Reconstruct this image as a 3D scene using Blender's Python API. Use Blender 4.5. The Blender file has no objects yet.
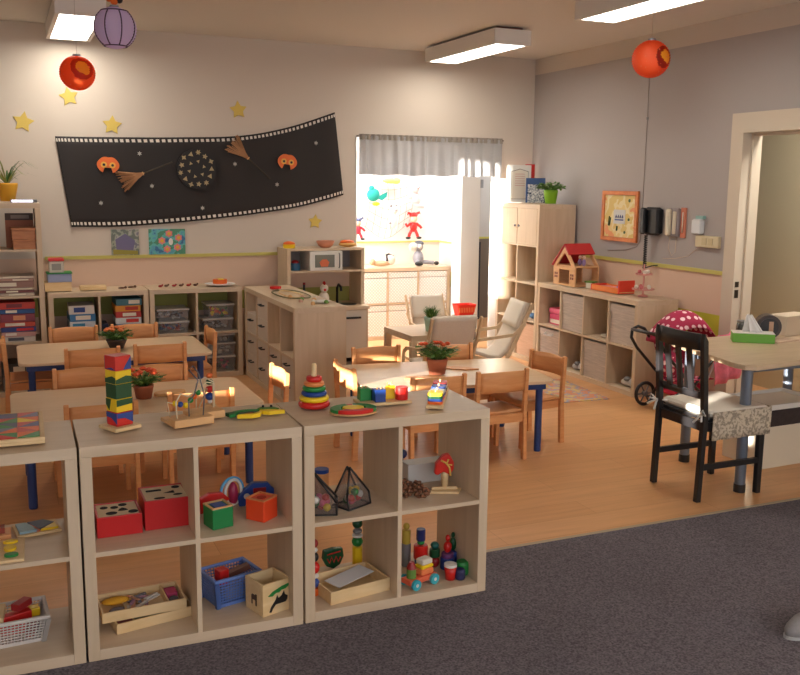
import bpy, math, random
from math import sin, cos, pi, radians as R
from mathutils import Vector, Matrix, Euler
random.seed(7)
scn = bpy.context.scene
COL = scn.collection

# ---------------------------------------------------------------- materials
def lin(c):
    r = []
    for v in c[:3]:
        v = v / 255.0
        r.append(v / 12.92 if v <= .04045 else ((v + .055) / 1.055) ** 2.4)
    return (*r, 1)
MATS = {}
def mat(name, rgb, rough=.6, metal=0, emit=0, spec=.5, alpha=1, trans=0, noise=0, scale=20, bump=0, sss=0):
    if name in MATS: return MATS[name]
    m = bpy.data.materials.new(name); m.use_nodes = True
    nt = m.node_tree; b = nt.nodes['Principled BSDF']
    b.inputs['Base Color'].default_value = lin(rgb)
    b.inputs['Roughness'].default_value = rough
    b.inputs['Metallic'].default_value = metal
    b.inputs['Specular IOR Level'].default_value = spec
    b.inputs['Alpha'].default_value = alpha
    b.inputs['Transmission Weight'].default_value = trans
    if emit:
        b.inputs['Emission Color'].default_value = lin(rgb); b.inputs['Emission Strength'].default_value = emit
    if noise or bump:
        tc = nt.nodes.new('ShaderNodeTexCoord'); n = nt.nodes.new('ShaderNodeTexNoise')
        n.inputs['Scale'].default_value = scale; n.inputs['Detail'].default_value = 5
        nt.links.new(tc.outputs['Object'], n.inputs['Vector'])
        if noise:
            mx = nt.nodes.new('ShaderNodeMix'); mx.data_type = 'RGBA'
            mx.inputs[6].default_value = lin([max(0, v * (1 - noise)) for v in rgb]); mx.inputs[7].default_value = lin([min(255, v * (1 + noise)) for v in rgb])
            nt.links.new(n.outputs['Fac'], mx.inputs[0]); nt.links.new(mx.outputs[2], b.inputs['Base Color'])
        if bump:
            bp = nt.nodes.new('ShaderNodeBump'); bp.inputs['Strength'].default_value = bump; bp.inputs['Distance'].default_value = .01
            nt.links.new(n.outputs['Fac'], bp.inputs['Height']); nt.links.new(bp.outputs['Normal'], b.inputs['Normal'])
    MATS[name] = m
    return m
def wood(name, a, b_, scale=(3, 40, 40), rough=.45, spec=.4):
    if name in MATS: return MATS[name]
    m = bpy.data.materials.new(name); m.use_nodes = True
    nt = m.node_tree; b = nt.nodes['Principled BSDF']
    tc = nt.nodes.new('ShaderNodeTexCoord'); mp = nt.nodes.new('ShaderNodeMapping'); mp.inputs['Scale'].default_value = scale
    n = nt.nodes.new('ShaderNodeTexNoise'); n.inputs['Scale'].default_value = 1; n.inputs['Detail'].default_value = 6; n.inputs['Distortion'].default_value = .6
    cr = nt.nodes.new('ShaderNodeValToRGB'); cr.color_ramp.elements[0].position = .3; cr.color_ramp.elements[1].position = .7
    cr.color_ramp.elements[0].color = lin(a); cr.color_ramp.elements[1].color = lin(b_)
    nt.links.new(tc.outputs['Object'], mp.inputs[0]); nt.links.new(mp.outputs[0], n.inputs['Vector'])
    nt.links.new(n.outputs['Fac'], cr.inputs[0]); nt.links.new(cr.outputs[0], b.inputs['Base Color'])
    b.inputs['Roughness'].default_value = rough; b.inputs['Specular IOR Level'].default_value = spec
    MATS[name] = m
    return m
def banded(name, stops, noise=.03):
    """paint bands by height: stops = [(z, rgb)...] colour applies from z upward"""
    m = bpy.data.materials.new(name); m.use_nodes = True
    nt = m.node_tree; b = nt.nodes['Principled BSDF']; b.inputs['Roughness'].default_value = .85
    g = nt.nodes.new('ShaderNodeNewGeometry'); sx = nt.nodes.new('ShaderNodeSeparateXYZ')
    dv = nt.nodes.new('ShaderNodeMath'); dv.operation = 'DIVIDE'; dv.inputs[1].default_value = 3.0
    cr = nt.nodes.new('ShaderNodeValToRGB'); cr.color_ramp.interpolation = 'CONSTANT'
    e = cr.color_ramp.elements
    e[0].position = 0; e[0].color = lin(stops[0][1]); e[1].position = stops[1][0] / 3; e[1].color = lin(stops[1][1])
    for z, c in stops[2:]:
        k = e.new(z / 3); k.color = lin(c)
    nt.links.new(g.outputs['Position'], sx.inputs[0]); nt.links.new(sx.outputs['Z'], dv.inputs[0]); nt.links.new(dv.outputs[0], cr.inputs[0])
    n = nt.nodes.new('ShaderNodeTexNoise'); n.inputs['Scale'].default_value = 60
    bp = nt.nodes.new('ShaderNodeBump'); bp.inputs['Strength'].default_value = .05; bp.inputs['Distance'].default_value = .01
    nt.links.new(n.outputs['Fac'], bp.inputs['Height']); nt.links.new(bp.outputs['Normal'], b.inputs['Normal'])
    nt.links.new(cr.outputs[0], b.inputs['Base Color'])
    return m

# ---------------------------------------------------------------- mesh builder
class MB:
    def __init__(s): s.v = []; s.f = []; s.m = []; s.cur = 0; s.sm = []; s.smooth = False
    def add(s, vs, fs, M=None):
        o = len(s.v)
        for v in vs:
            v = Vector(v)
            s.v.append(M @ v if M else v)
        for f in fs:
            s.f.append([i + o for i in f]); s.m.append(s.cur); s.sm.append(s.smooth)
        return s
    def mi(s, i): s.cur = i; return s
    def box(s, x0, x1, y0, y1, z0, z1, M=None, b=0):
        if b:
            # chamfered in plan and profile: simple 3-ring box
            def ring(z, i): return [(x0 + i, y0 + i * 0 + (b if i == 0 else 0), z)]
            P = []
            for (z, k) in ((z0, b), (z0 + b, 0), (z1 - b, 0), (z1, b)):
                X0, X1, Y0, Y1 = x0 + k, x1 - k, y0 + k, y1 - k; c = b * .8
                P += [(X0 + c, Y0, z), (X1 - c, Y0, z), (X1, Y0 + c, z), (X1, Y1 - c, z), (X1 - c, Y1, z), (X0 + c, Y1, z), (X0, Y1 - c, z), (X0, Y0 + c, z)]
            F = [list(range(7, -1, -1)), list(range(24, 32))]
            for r in range(3):
                for i in range(8): F.append([r * 8 + i, r * 8 + (i + 1) % 8, (r + 1) * 8 + (i + 1) % 8, (r + 1) * 8 + i])
            return s.add(P, F, M)
        return s.add([(x0, y0, z0), (x1, y0, z0), (x1, y1, z0), (x0, y1, z0), (x0, y0, z1), (x1, y0, z1), (x1, y1, z1), (x0, y1, z1)],
                     [(0, 3, 2, 1), (4, 5, 6, 7), (0, 1, 5, 4), (1, 2, 6, 5), (2, 3, 7, 6), (3, 0, 4, 7)], M)
    def prism(s, poly, z0, z1, M=None):
        n = len(poly)
        return s.add([(x, y, z0) for x, y in poly] + [(x, y, z1) for x, y in poly],
                     [list(range(n - 1, -1, -1)), list(range(n, 2 * n))] + [[i, (i + 1) % n, n + (i + 1) % n, n + i] for i in range(n)], M)
    def lathe(s, prof, n=24, M=None, c=(0, 0, 0)):
        P = []; F = []
        for r, z in prof:
            for i in range(n):
                a = 2 * pi * i / n; P.append((c[0] + r * cos(a), c[1] + r * sin(a), c[2] + z))
        k = len(prof)
        for j in range(k - 1):
            for i in range(n): F.append([j * n + i, j * n + (i + 1) % n, (j + 1) * n + (i + 1) % n, (j + 1) * n + i])
        F.append(list(range(n - 1, -1, -1))); F.append([(k - 1) * n + i for i in range(n)])
        return s.add(P, F, M)
    def ball(s, c, r, n=14, m=9, M=None):
        if not isinstance(r, (tuple, list)): r = (r, r, r)
        P = []; F = []
        for j in range(m + 1):
            t = pi * j / m
            for i in range(n):
                a = 2 * pi * i / n; q = max(sin(t), .001)
                P.append((c[0] + r[0] * q * cos(a), c[1] + r[1] * q * sin(a), c[2] - r[2] * cos(t)))
        for j in range(m):
            for i in range(n): F.append([j * n + i, j * n + (i + 1) % n, (j + 1) * n + (i + 1) % n, (j + 1) * n + i])
        F.append(list(range(n - 1, -1, -1))); F.append([m * n + i for i in range(n)])
        o = s.smooth; s.smooth = True; s.add(P, F, M); s.smooth = o
        return s
    def tube(s, pts, r, n=8, M=None, closed=False):
        pts = [Vector(p) for p in pts]; k = len(pts); P = []; F = []
        rs = r if isinstance(r, (list, tuple)) else [r] * k
        ref = None
        for j in range(k):
            if closed: t = pts[(j + 1) % k] - pts[j - 1]
            else: t = pts[min(j + 1, k - 1)] - pts[max(j - 1, 0)]
            t.normalize()
            if ref is None:
                ref = Vector((0, 0, 1)) if abs(t.z) < .9 else Vector((1, 0, 0))
            a = (ref - t * ref.dot(t)).normalized(); b = t.cross(a); ref = a
            for i in range(n):
                q = 2 * pi * i / n; P.append(pts[j] + (a * cos(q) + b * sin(q)) * rs[j])
        for j in range(k if closed else k - 1):
            for i in range(n): F.append([j * n + i, j * n + (i + 1) % n, ((j + 1) % k) * n + (i + 1) % n, ((j + 1) % k) * n + i])
        if not closed: F.append(list(range(n - 1, -1, -1))); F.append([(k - 1) * n + i for i in range(n)])
        o = s.smooth; s.smooth = True; s.add(P, F, M); s.smooth = o
        return s
    def bar(s, a, b, w, h, up=(0, 0, 1)):
        a = Vector(a); b = Vector(b); t = (b - a); L = t.length; t.normalize(); u = Vector(up)
        if abs(t.dot(u)) > .98: u = Vector((0, 1, 0))
        x = u.cross(t).normalized(); u = t.cross(x)
        P = [a - x * w / 2 - u * h / 2, a + x * w / 2 - u * h / 2, a + x * w / 2 + u * h / 2, a - x * w / 2 + u * h / 2]
        P += [p + t * L for p in P]
        return s.add(P, [(3, 2, 1, 0), (4, 5, 6, 7), (0, 1, 5, 4), (1, 2, 6, 5), (2, 3, 7, 6), (3, 0, 4, 7)])
    def sheet(s, fn, nu, nv, th=0):
        P = [fn(i / nu, j / nv) for j in range(nv + 1) for i in range(nu + 1)]
        F = [[j * (nu + 1) + i, j * (nu + 1) + i + 1, (j + 1) * (nu + 1) + i + 1, (j + 1) * (nu + 1) + i] for j in range(nv) for i in range(nu)]
        o = s.smooth; s.smooth = True; s.add(P, F); s.smooth = o
        return s
    def build(s, name, mats, parent=None, loc=None, rz=0, bev=0, solid=0, rot=None):
        me = bpy.data.meshes.new(name); me.from_pydata([tuple(v) for v in s.v], [], s.f)
        if not isinstance(mats, (list, tuple)): mats = [mats]
        for m in mats: me.materials.append(m)
        me.polygons.foreach_set('material_index', s.m); me.polygons.foreach_set('use_smooth', s.sm)
        me.validate(); me.update()
        o = bpy.data.objects.new(name, me); COL.objects.link(o)
        if parent: o.parent = parent
        if loc: o.location = loc
        if rz: o.rotation_euler = (0, 0, rz)
        if rot: o.rotation_euler = rot
        if solid:
            md = o.modifiers.new('thick', 'SOLIDIFY'); md.thickness = solid; md.offset = 0
        if bev:
            md = o.modifiers.new('bevel', 'BEVEL'); md.width = bev; md.segments = 2; md.limit_method = 'ANGLE'; md.angle_limit = R(40)
        return o
def T(x, y, z, rz=0, rx=0, ry=0, s=1):
    return Matrix.Translation((x, y, z)) @ Euler((rx, ry, rz)).to_matrix().to_4x4() @ Matrix.Scale(s, 4)
def thing(name, label, cat, loc=(0, 0, 0), rz=0, group=None):
    o = bpy.data.objects.new(name, None); o.empty_display_size = .05; COL.objects.link(o)
    o.location = loc; o.rotation_euler = (0, 0, rz)
    return tag(o, label, cat, group)
def tag(o, label, cat, group=None):
    o['label'] = label; o['category'] = cat
    if group: o['group'] = group
    return o
def struct(o): o['kind'] = 'structure'; return o
def dup(root, loc, rz, label, group=None):
    def cp(o, par):
        c = o.copy(); COL.objects.link(c); c.parent = par
        for ch in list(kids.get(o.name, [])): cp(ch, c)
        return c
    kids = {}
    for o in list(COL.objects):
        if o.parent: kids.setdefault(o.parent.name, []).append(o)
    r = cp(root, None); r.location = loc; r.rotation_euler = (0, 0, rz); r['label'] = label
    if group: r['group'] = group
    return r
def rrect(x0, x1, y0, y1, r, n=5):
    p = []
    for cx, cy, a0 in ((x1 - r, y0 + r, -90), (x1 - r, y1 - r, 0), (x0 + r, y1 - r, 90), (x0 + r, y0 + r, 180)):
        for i in range(n + 1):
            a = R(a0 + 90 * i / n); p.append((cx + r * cos(a), cy + r * sin(a)))
    return p
def circ(cx, cy, r, n=24, ry=None): return [(cx + r * cos(2 * pi * i / n), cy + (ry or r) * sin(2 * pi * i / n)) for i in range(n)]
def star(cx, cy, r, k=.5, n=5, a0=90): return [(cx + (r if i % 2 == 0 else r * k) * cos(R(a0 + 180 * i / n)), cy + (r if i % 2 == 0 else r * k) * sin(R(a0 + 180 * i / n))) for i in range(2 * n)]

# palette
OAK = wood('washed_oak', (204, 180, 150), (215, 192, 163), (22, 22, 2.2), .5, .3)
OAKH = wood('washed_oak_horizontal', (205, 181, 151), (216, 193, 165), (2.2, 22, 22), .42, .4)
BEECH = wood('orange_beech', (224, 152, 94), (236, 170, 112), (6, 6, 40), .38, .4)
BEECHL = wood('light_beech', (216, 164, 108), (230, 182, 126), (6, 30, 30), .5)
TOPM = wood('cream_table_laminate', (224, 192, 154), (232, 202, 166), (3, 25, 25), .28, .5)
PINE = wood('pale_pine', (222, 188, 136), (234, 204, 156), (6, 30, 30), .55)
WHITE = mat('white_paint', (226, 222, 214), .4)
CREAMW = mat('cream_white', (226, 216, 200), .7)
BLUE = mat('blue_lacquer', (42, 66, 122), .35)
BLACK = mat('black', (26, 25, 26), .4)
BLACKW = mat('black_brown_wood', (34, 32, 33), .35)
RED = mat('red', (206, 32, 26), .35); REDD = mat('dark_red', (150, 22, 26), .4)
ORANGE = mat('orange', (236, 106, 34), .4); YEL = mat('yellow', (244, 204, 30), .4); GRN = mat('green', (34, 132, 58), .4)
DGRN = mat('dark_green', (14, 74, 40), .4); BLU = mat('toy_blue', (30, 66, 142), .4); LBLUE = mat('light_blue', (92, 168, 214), .4)
PINK = mat('pink', (224, 98, 134), .5); PURP = mat('purple', (150, 128, 178), .7); GREY = mat('grey', (128, 128, 130), .5)
LG = mat('leaf_green', (62, 104, 40), .6); LG2 = mat('leaf_green_light', (104, 142, 62), .6); TERRA = mat('terracotta', (166, 92, 62), .7, noise=.1)
DARK = mat('dark_hole', (14, 12, 12), .9); SILV = mat('silver_metal', (150, 156, 166), .3, .7); BROWN = mat('brown', (96, 60, 40), .6)
OLIVE = mat('olive_yellow', (186, 172, 84), .5); BEIGEF = mat('beige_fabric', (206, 190, 168), .95, noise=.06, scale=200, bump=.3)
PLAST = mat('clear_plastic', (214, 214, 216), .15, alpha=.2); LID = mat('lid_plastic', (208, 200, 192), .3, alpha=.8)
ORNG_FL = mat('flower_orange', (228, 88, 42), .6)

CAM = Vector((-.1957, -3.1247, 1.6416))
YB, XR, H = 4.923, 4.701, 2.856

# ---------------------------------------------------------------- room shell
def fl_mat():
    m = bpy.data.materials.new('laminate_floor'); m.use_nodes = True; nt = m.node_tree; b = nt.nodes['Principled BSDF']
    tc = nt.nodes.new('ShaderNodeTexCoord')
    br = nt.nodes.new('ShaderNodeTexBrick'); br.inputs['Scale'].default_value = 1; br.inputs['Brick Width'].default_value = 1.25; br.inputs['Row Height'].default_value = .19
    br.inputs['Mortar Size'].default_value = .001; br.inputs['Mortar Smooth'].default_value = 0; br.inputs['Bias'].default_value = 0
    br.inputs['Color1'].default_value = lin((220, 162, 108)); br.inputs['Color2'].default_value = lin((228, 174, 120)); br.inputs['Mortar'].default_value = lin((186, 126, 78))
    mp = nt.nodes.new('ShaderNodeMapping'); mp.inputs['Scale'].default_value = (2.5, 30, 1)
    n = nt.nodes.new('ShaderNodeTexNoise'); n.inputs['Scale'].default_value = 1; n.inputs['Detail'].default_value = 6; n.inputs['Distortion'].default_value = .5
    mx = nt.nodes.new('ShaderNodeMix'); mx.data_type = 'RGBA'; mx.blend_type = 'MULTIPLY'; mx.inputs[0].default_value = .55
    cr = nt.nodes.new('ShaderNodeValToRGB'); cr.color_ramp.elements[0].color = (.80, .74, .70, 1); cr.color_ramp.elements[1].color = (1.05, 1.05, 1.05, 1); cr.color_ramp.elements[0].position = .3; cr.color_ramp.elements[1].position = .7
    L = nt.links.new
    L(tc.outputs['Object'], br.inputs['Vector']); L(tc.outputs['Object'], mp.inputs[0]); L(mp.outputs[0], n.inputs['Vector']); L(n.outputs['Fac'], cr.inputs[0])
    L(br.outputs['Color'], mx.inputs[6]); L(cr.outputs[0], mx.inputs[7]); L(mx.outputs[2], b.inputs['Base Color'])
    b.inputs['Roughness'].default_value = .3; b.inputs['Specular IOR Level'].default_value = .45
    return m
def carpet_mat():
    m = bpy.data.materials.new('dark_carpet'); m.use_nodes = True; nt = m.node_tree; b = nt.nodes['Principled BSDF']
    tc = nt.nodes.new('ShaderNodeTexCoord'); n = nt.nodes.new('ShaderNodeTexNoise'); n.inputs['Scale'].default_value = 130; n.inputs['Detail'].default_value = 3
    n2 = nt.nodes.new('ShaderNodeTexNoise'); n2.inputs['Scale'].default_value = 2.2; n2.inputs['Detail'].default_value = 3
    cr = nt.nodes.new('ShaderNodeValToRGB'); cr.color_ramp.elements[0].color = lin((88, 82, 87)); cr.color_ramp.elements[1].color = lin((140, 132, 137)); cr.color_ramp.elements[0].position = .3; cr.color_ramp.elements[1].position = .7
    mx = nt.nodes.new('ShaderNodeMix'); mx.data_type = 'RGBA'; mx.blend_type = 'MULTIPLY'; mx.inputs[0].default_value = .25
    bp = nt.nodes.new('ShaderNodeBump'); bp.inputs['Strength'].default_value = .6; bp.inputs['Distance'].default_value = .01
    L = nt.links.new
    L(tc.outputs['Object'], n.inputs['Vector']); L(tc.outputs['Object'], n2.inputs['Vector']); L(n.outputs['Fac'], cr.inputs[0])
    L(cr.outputs[0], mx.inputs[6]); L(n2.outputs['Fac'], mx.inputs[7]); L(mx.outputs[2], b.inputs['Base Color']); L(n.outputs['Fac'], bp.inputs['Height']); L(bp.outputs['Normal'], b.inputs['Normal'])
    b.inputs['Roughness'].default_value = .98; b.inputs['Specular IOR Level'].default_value = .1
    return m
XL, YR = -2.2, -4.8
UP = (209, 196, 182); PEACH = (216, 184, 160); YG = (190, 184, 52)
WB = banded('back_wall_paint', [(0, PEACH), (.52, (162, 158, 84)), (.68, PEACH), (1.0, UP)])
WR = banded('right_wall_paint', [(0, PEACH), (.5, YG), (.68, PEACH), (1.0, (170, 162, 158)), (2.70, (204, 192, 178))])
WA = banded('alcove_paint', [(0, (236, 222, 208)), (.52, (206, 204, 90)), (.68, (236, 222, 208)), (1.0, (240, 238, 234))])
CEIL = mat('ceiling_paint', (216, 210, 202), .9)
fl = MB().box(XL, 6.6, .35, 7.6, -.05, 0); struct(fl.build('floor', fl_mat()))
cp = MB().box(XL, XR, YR, .33, -.05, .004); struct(cp.build('carpet', carpet_mat()))
struct(MB().box(XL, XR, .33, .352, -.05, .006).build('trim_1', mat('threshold', (178, 158, 132), .4)))
struct(MB().box(XL - .2, XR + .2, YR - .2, YB + .15, H, H + .1).build('ceiling', CEIL))
# back wall with the opening x 2.815..4.336, z<2.2
mb = MB().box(XL, 2.815, YB, YB + .15, 0, H).box(4.336, XR, YB, YB + .15, 0, H).box(2.815, 4.336, YB, YB + .15, 2.07, H)
struct(mb.build('wall_back', WB))
# right wall with doorway y 1.2..2.04
mb = MB().box(XR, XR + .15, 2.06, YB + .15, 0, H).box(XR, XR + .15, YR, 1.12, 0, H).box(XR, XR + .15, 1.12, 2.06, 2.045, H)
struct(mb.build('wall_right', WR))
# left wall with unseen openings shaped to aim the sun patches
sun_slots = [(-1.83, -1.69, .78, 1.33), (-1.68, -1.3, 1.2, 1.33), (-.6, .68, .85, .985), (1.84, 2.2, 1.25, 2.56)]
mb = MB(); y = YR
for a, b, z0, z1 in sun_slots:
    mb.box(XL - .12, XL, y, a, 0, H); mb.box(XL - .12, XL, a, b, 0, z0); mb.box(XL - .12, XL, a, b, z1, H); y = b
mb.box(XL - .12, XL, y, YB + .15, 0, H)
struct(mb.build('wall_left', mat('left_wall_paint', UP, .9)))
for k, (a, b, z0, z1) in enumerate((sun_slots[0], sun_slots[2])):
    f = MB(); X = XL - .06; w = .02
    f.box(X - .02, X + .02, a, a + w, z0, z1).box(X - .02, X + .02, b - w, b, z0, z1).box(X - .02, X + .02, a + w, b - w, z0, z0 + w).box(X - .02, X + .02, a + w, b - w, z1 - w, z1)
    struct(f.build('slot_frame_%d' % (k + 1), WHITE))  # unseen frames around openings added for the sun patches
# rear wall: unseen gap added to pass the fill light, x -1.8..4.2, z .9-2.5
mb = MB().box(XL - .12, XR + .15, YR - .12, YR, 0, .85).box(XL - .12, XR + .15, YR - .12, YR, 2.5, H).box(XL - .12, -1.9, YR - .12, YR, .85, 2.5).box(4.4, XR + .15, YR - .12, YR, .85, 2.5).box(1.1, 1.4, YR - .12, YR, .85, 2.5)
struct(mb.build('wall_rear', mat('rear_wall_paint', UP, .9)))
# painted dado rails
RAILM = mat('rail_olive', (196, 184, 96), .6)
struct(MB().box(.12, 2.815, YB - .012, YB - .0005, .995, 1.022).build('trim_2', RAILM))
struct(MB().box(XR - .012, XR - .0005, 2.165, YB - .02, .995, 1.024).build('trim_3', RAILM))
# door frame at right
FR = mat('door_frame_paint', (206, 192, 172), .45)
f = MB().box(XR - .02, XR - .0002, 2.04, 2.158, 0, 2.165).box(XR - .02, XR - .0002, 1.02, 1.14, 0, 2.165).box(XR - .02, XR - .0002, 1.14, 2.04, 2.025, 2.165).box(XR - .0002, XR + .16, 2.04, 2.0595, 0, 2.0445).box(XR - .0002, XR + .16, 1.1205, 1.14, 0, 2.0445).box(XR - .0002, XR + .16, 1.14, 2.04, 2.025, 2.0445)
f.box(XR + .06, XR + .10, 2.02, 2.0398, 0, 2.0245).box(XR + .06, XR + .10, 1.14, 2.02, 2.005, 2.0248)
dfr = struct(f.build('door_1', FR))
struct(MB().box(4.322, 4.3355, YB - .004, YB + .154, 0, 2.0695).box(2.8155, 2.829, YB - .004, YB + .154, 0, 2.0695).build('trim_6', mat('opening_white', (222, 218, 210), .6)))
MB().box(XR - .004, XR + .03, 2.0365, 2.0399, .92, .96).box(XR - .004, XR + .03, 2.0365, 2.0399, .84, .9).build('strike_plate', mat('strike', (70, 60, 50), .4, .6), dfr)
# corridor behind the doorway
COR = mat('corridor_paint', (198, 188, 160), .9)
struct(MB().box(5.55, 5.65, 1.62, 4.2, 0, 2.6).build('wall_corridor', COR))
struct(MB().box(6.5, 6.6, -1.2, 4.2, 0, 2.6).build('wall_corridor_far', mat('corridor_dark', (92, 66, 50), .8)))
struct(MB().box(XR + .15, 6.6, 4.2, 4.3, 0, 2.6).box(XR + .15, 6.6, -1.3, -1.2, 0, 2.6).build('wall_corridor_ends', COR))
struct(MB().box(XR + .15, 6.6, -1.3, 4.3, 2.6, 2.7).build('ceiling_corridor', CEIL))
# alcove behind the opening
struct(MB().box(1.6, 4.3, 6.2, 6.3, 0, 2.7).build('wall_alcove_back', WA))
struct(MB().box(4.3, 4.4, 5.74, 6.3, 0, 2.7).build('wall_alcove_right', WA))
struct(MB().box(1.5, 1.6, YB + .15, 6.3, 0, 2.7).build('wall_alcove_left', WA))
struct(MB().box(1.5, 6.6, YB + .15, 7.6, 2.7, 2.8).build('ceiling_alcove', mat('alcove_ceiling', (236, 232, 224), .9)))
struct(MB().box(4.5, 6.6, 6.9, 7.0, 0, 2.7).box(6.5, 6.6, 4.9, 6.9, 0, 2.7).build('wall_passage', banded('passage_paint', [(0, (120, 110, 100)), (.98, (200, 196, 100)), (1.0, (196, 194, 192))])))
struct(MB().box(1.6, 4.3, 6.188, 6.1995, 1.0, 1.02).box(4.288, 4.2995, 5.75, 6.188, 1.0, 1.02).build('trim_4', mat('rail_pale', (226, 206, 120), .6)))
pil = struct(MB().box(4.225, 4.44, 5.52, 5.735, 0, 2.7).build('trim_5', mat('pillar_white', (216, 216, 212), .6)))

# ---------------------------------------------------------------- ceiling lights and lanterns
LAMP = mat('lamp_diffuser', (255, 252, 240), .5, emit=7.0)
def lamp(x0, x1, y0, y1, label):
    t = thing('ceiling_light', label, 'ceiling light', ((x0 + x1) / 2, (y0 + y1) / 2, 2.72), 0, 'fluorescent ceiling lights')
    w, l = (x1 - x0) / 2 + .03, (y1 - y0) / 2 + .03
    b = MB(); b.box(-w, w, -l, l, .01, .115); b.box(-w, -w + .03, -l, l, 0, .01).box(w - .03, w, -l, l, 0, .01).box(-w + .03, w - .03, -l, -l + .03, 0, .01).box(-w + .03, w - .03, l - .03, l, 0, .01)
    b.build('housing', mat('lamp_housing', (226, 220, 212), .5), t)
    MB().box(-w + .05, w - .05, -l + .05, l - .05, .115, H - 2.72 - .0005).build('shadow_gap_mount', mat('lamp_gap_shade', (110, 66, 54), .8), t)  # mount in dark red, painting the shadow gap under the ceiling
    MB().box(-w + .03, w - .03, -l + .03, l - .03, .003, .009).build('diffuser', LAMP, t)
lamp(.235, .50, 3.59, 4.76, 'white box ceiling light above the left side, with a lantern in front')
lamp(3.40, 3.665, 3.38, 4.6, 'ceiling light in the middle of the photo above the grey valance curtain')
lamp(3.38, 3.64, .98, 2.2, 'ceiling light cut off by the top edge above the right orange lantern')

def lantern_mat(name, base, kind):
    m = bpy.data.materials.new(name); m.use_nodes = True; nt = m.node_tree; b = nt.nodes['Principled BSDF']; b.inputs['Roughness'].default_value = .55
    tc = nt.nodes.new('ShaderNodeTexCoord'); L = nt.links.new
    mp = nt.nodes.new('ShaderNodeMapping'); L(tc.outputs['Object'], mp.inputs[0])
    if kind == 'sun':
        mp.inputs['Location'].default_value = (-.03, .108, -.135)
        ln = nt.nodes.new('ShaderNodeVectorMath'); ln.operation = 'LENGTH'; L(mp.outputs[0], ln.inputs[0])
        n = nt.nodes.new('ShaderNodeTexNoise'); n.inputs['Scale'].default_value = 16; L(tc.outputs['Object'], n.inputs['Vector'])
        ad = nt.nodes.new('ShaderNodeMath'); ad.operation = 'MULTIPLY_ADD'; L(n.outputs['Fac'], ad.inputs[0]); ad.inputs[1].default_value = .05; L(ln.outputs['Value'], ad.inputs[2])
        cr = nt.nodes.new('ShaderNodeValToRGB'); cr.color_ramp.interpolation = 'CONSTANT'; e = cr.color_ramp.elements
        e[0].color = lin((255, 206, 50)); e[1].position = .068; e[1].color = lin((50, 20, 12)); k = e.new(.10); k.color = lin(base)
        L(ad.outputs[0], cr.inputs[0])
        v = nt.nodes.new('ShaderNodeTexVoronoi'); v.inputs['Scale'].default_value = 28; L(tc.outputs['Object'], v.inputs['Vector'])
        c2 = nt.nodes.new('ShaderNodeValToRGB'); c2.color_ramp.interpolation = 'CONSTANT'; c2.color_ramp.elements[0].color = (1, 1, 1, 1); c2.color_ramp.elements[1].position = .16; c2.color_ramp.elements[1].color = (0, 0, 0, 1)
        L(v.outputs['Distance'], c2.inputs[0])
        mx = nt.nodes.new('ShaderNodeMix'); mx.data_type = 'RGBA'; L(c2.outputs[0], mx.inputs[0]); L(cr.outputs[0], mx.inputs[6]); mx.inputs[7].default_value = lin((250, 150, 110))
        L(mx.outputs[2], b.inputs['Base Color'])
    else:
        b.inputs['Base Color'].default_value = lin(base)
    tl = nt.nodes.new('ShaderNodeBsdfTranslucent'); tl.inputs['Color'].default_value = lin(base); ms = nt.nodes.new('ShaderNodeMixShader'); ms.inputs[0].default_value = .5
    L(b.outputs[0], ms.inputs[1]); L(tl.outputs[0], ms.inputs[2]); L(ms.outputs[0], nt.nodes['Material Output'].inputs['Surface'])
    return m
def lantern(name, x, y, z, r, m, label, ztop, kind):
    t = thing(name, label, 'paper lantern', (x, y, z - r * .98), 0, 'paper lanterns')
    P = []
    for i in range(40):
        u = i / 39; a = -pi / 2 * .9 + u * pi * .9
        P.append((r * cos(a) * (1 + .03 * cos(i * pi)), r * .98 + r * .98 * sin(a)))
    b = MB(); b.smooth = True; b.lathe(P, 28); b.build('paper_shade', m, t)
    MB().lathe([(r * .22, 0), (r * .22, .012)], 16, c=(0, 0, r * 1.93)).build('top_ring', SILV, t)
    MB().tube([(0, 0, r * 1.94), (0, 0, ztop - z + r * .98)], .0018, 5).build('hanging_string', mat('string', (190, 180, 170), .7), t)
    if kind == 'purple':
        k = MB()
        for i in range(8):
            a = 2 * pi * i / 8 + .2
            k.tube([(1.012 * r * cos(q) * cos(a), 1.012 * r * cos(q) * sin(a), r * .98 + r * .99 * sin(q)) for q in [R(-56 + 8 * j) for j in range(14)]], .004, 5)
        for q in (-58, 52):
            k.tube([(1.02 * r * cos(R(q)) * cos(2 * pi * i / 24), 1.02 * r * cos(R(q)) * sin(2 * pi * i / 24), r * .98 + r * sin(R(q))) for i in range(24)], .004, 5, closed=True)
        k.build('web_lines', mat('web_dark', (82, 58, 92), .8), t)
        o = MB(); o.ball((.0, 0, r * 2.22), .022).mi(1).ball((.03, .0, r * 2.3), .02).mi(0).ball((-.028, 0, r * 2.34), .02).mi(1).ball((0, 0, r * 2.42), .018)
        o.build('bead_ornament', [ORANGE, BLACK], t)
lantern('paper_lantern', .316, 3.4, 2.328, .112, lantern_mat('lantern_red_paint', (255, 116, 56), 'sun'), 'red orange paper lantern on the left with sunset and dark castle, below a lamp', H, 'o')
lantern('paper_lantern', .487, 2.75, 2.53, .122, lantern_mat('lantern_purple_paint', (238, 220, 252), 'p'), 'purple paper lantern with dark web lines hanging beside the left lamp', H, 'purple')
lantern('paper_lantern', 4.08, 2.35, 2.53, .132, lantern_mat('lantern_orange_paint', (255, 104, 52), 'sun'), 'orange red paper lantern hanging on the right before the grey wall', H, 'o')

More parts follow.
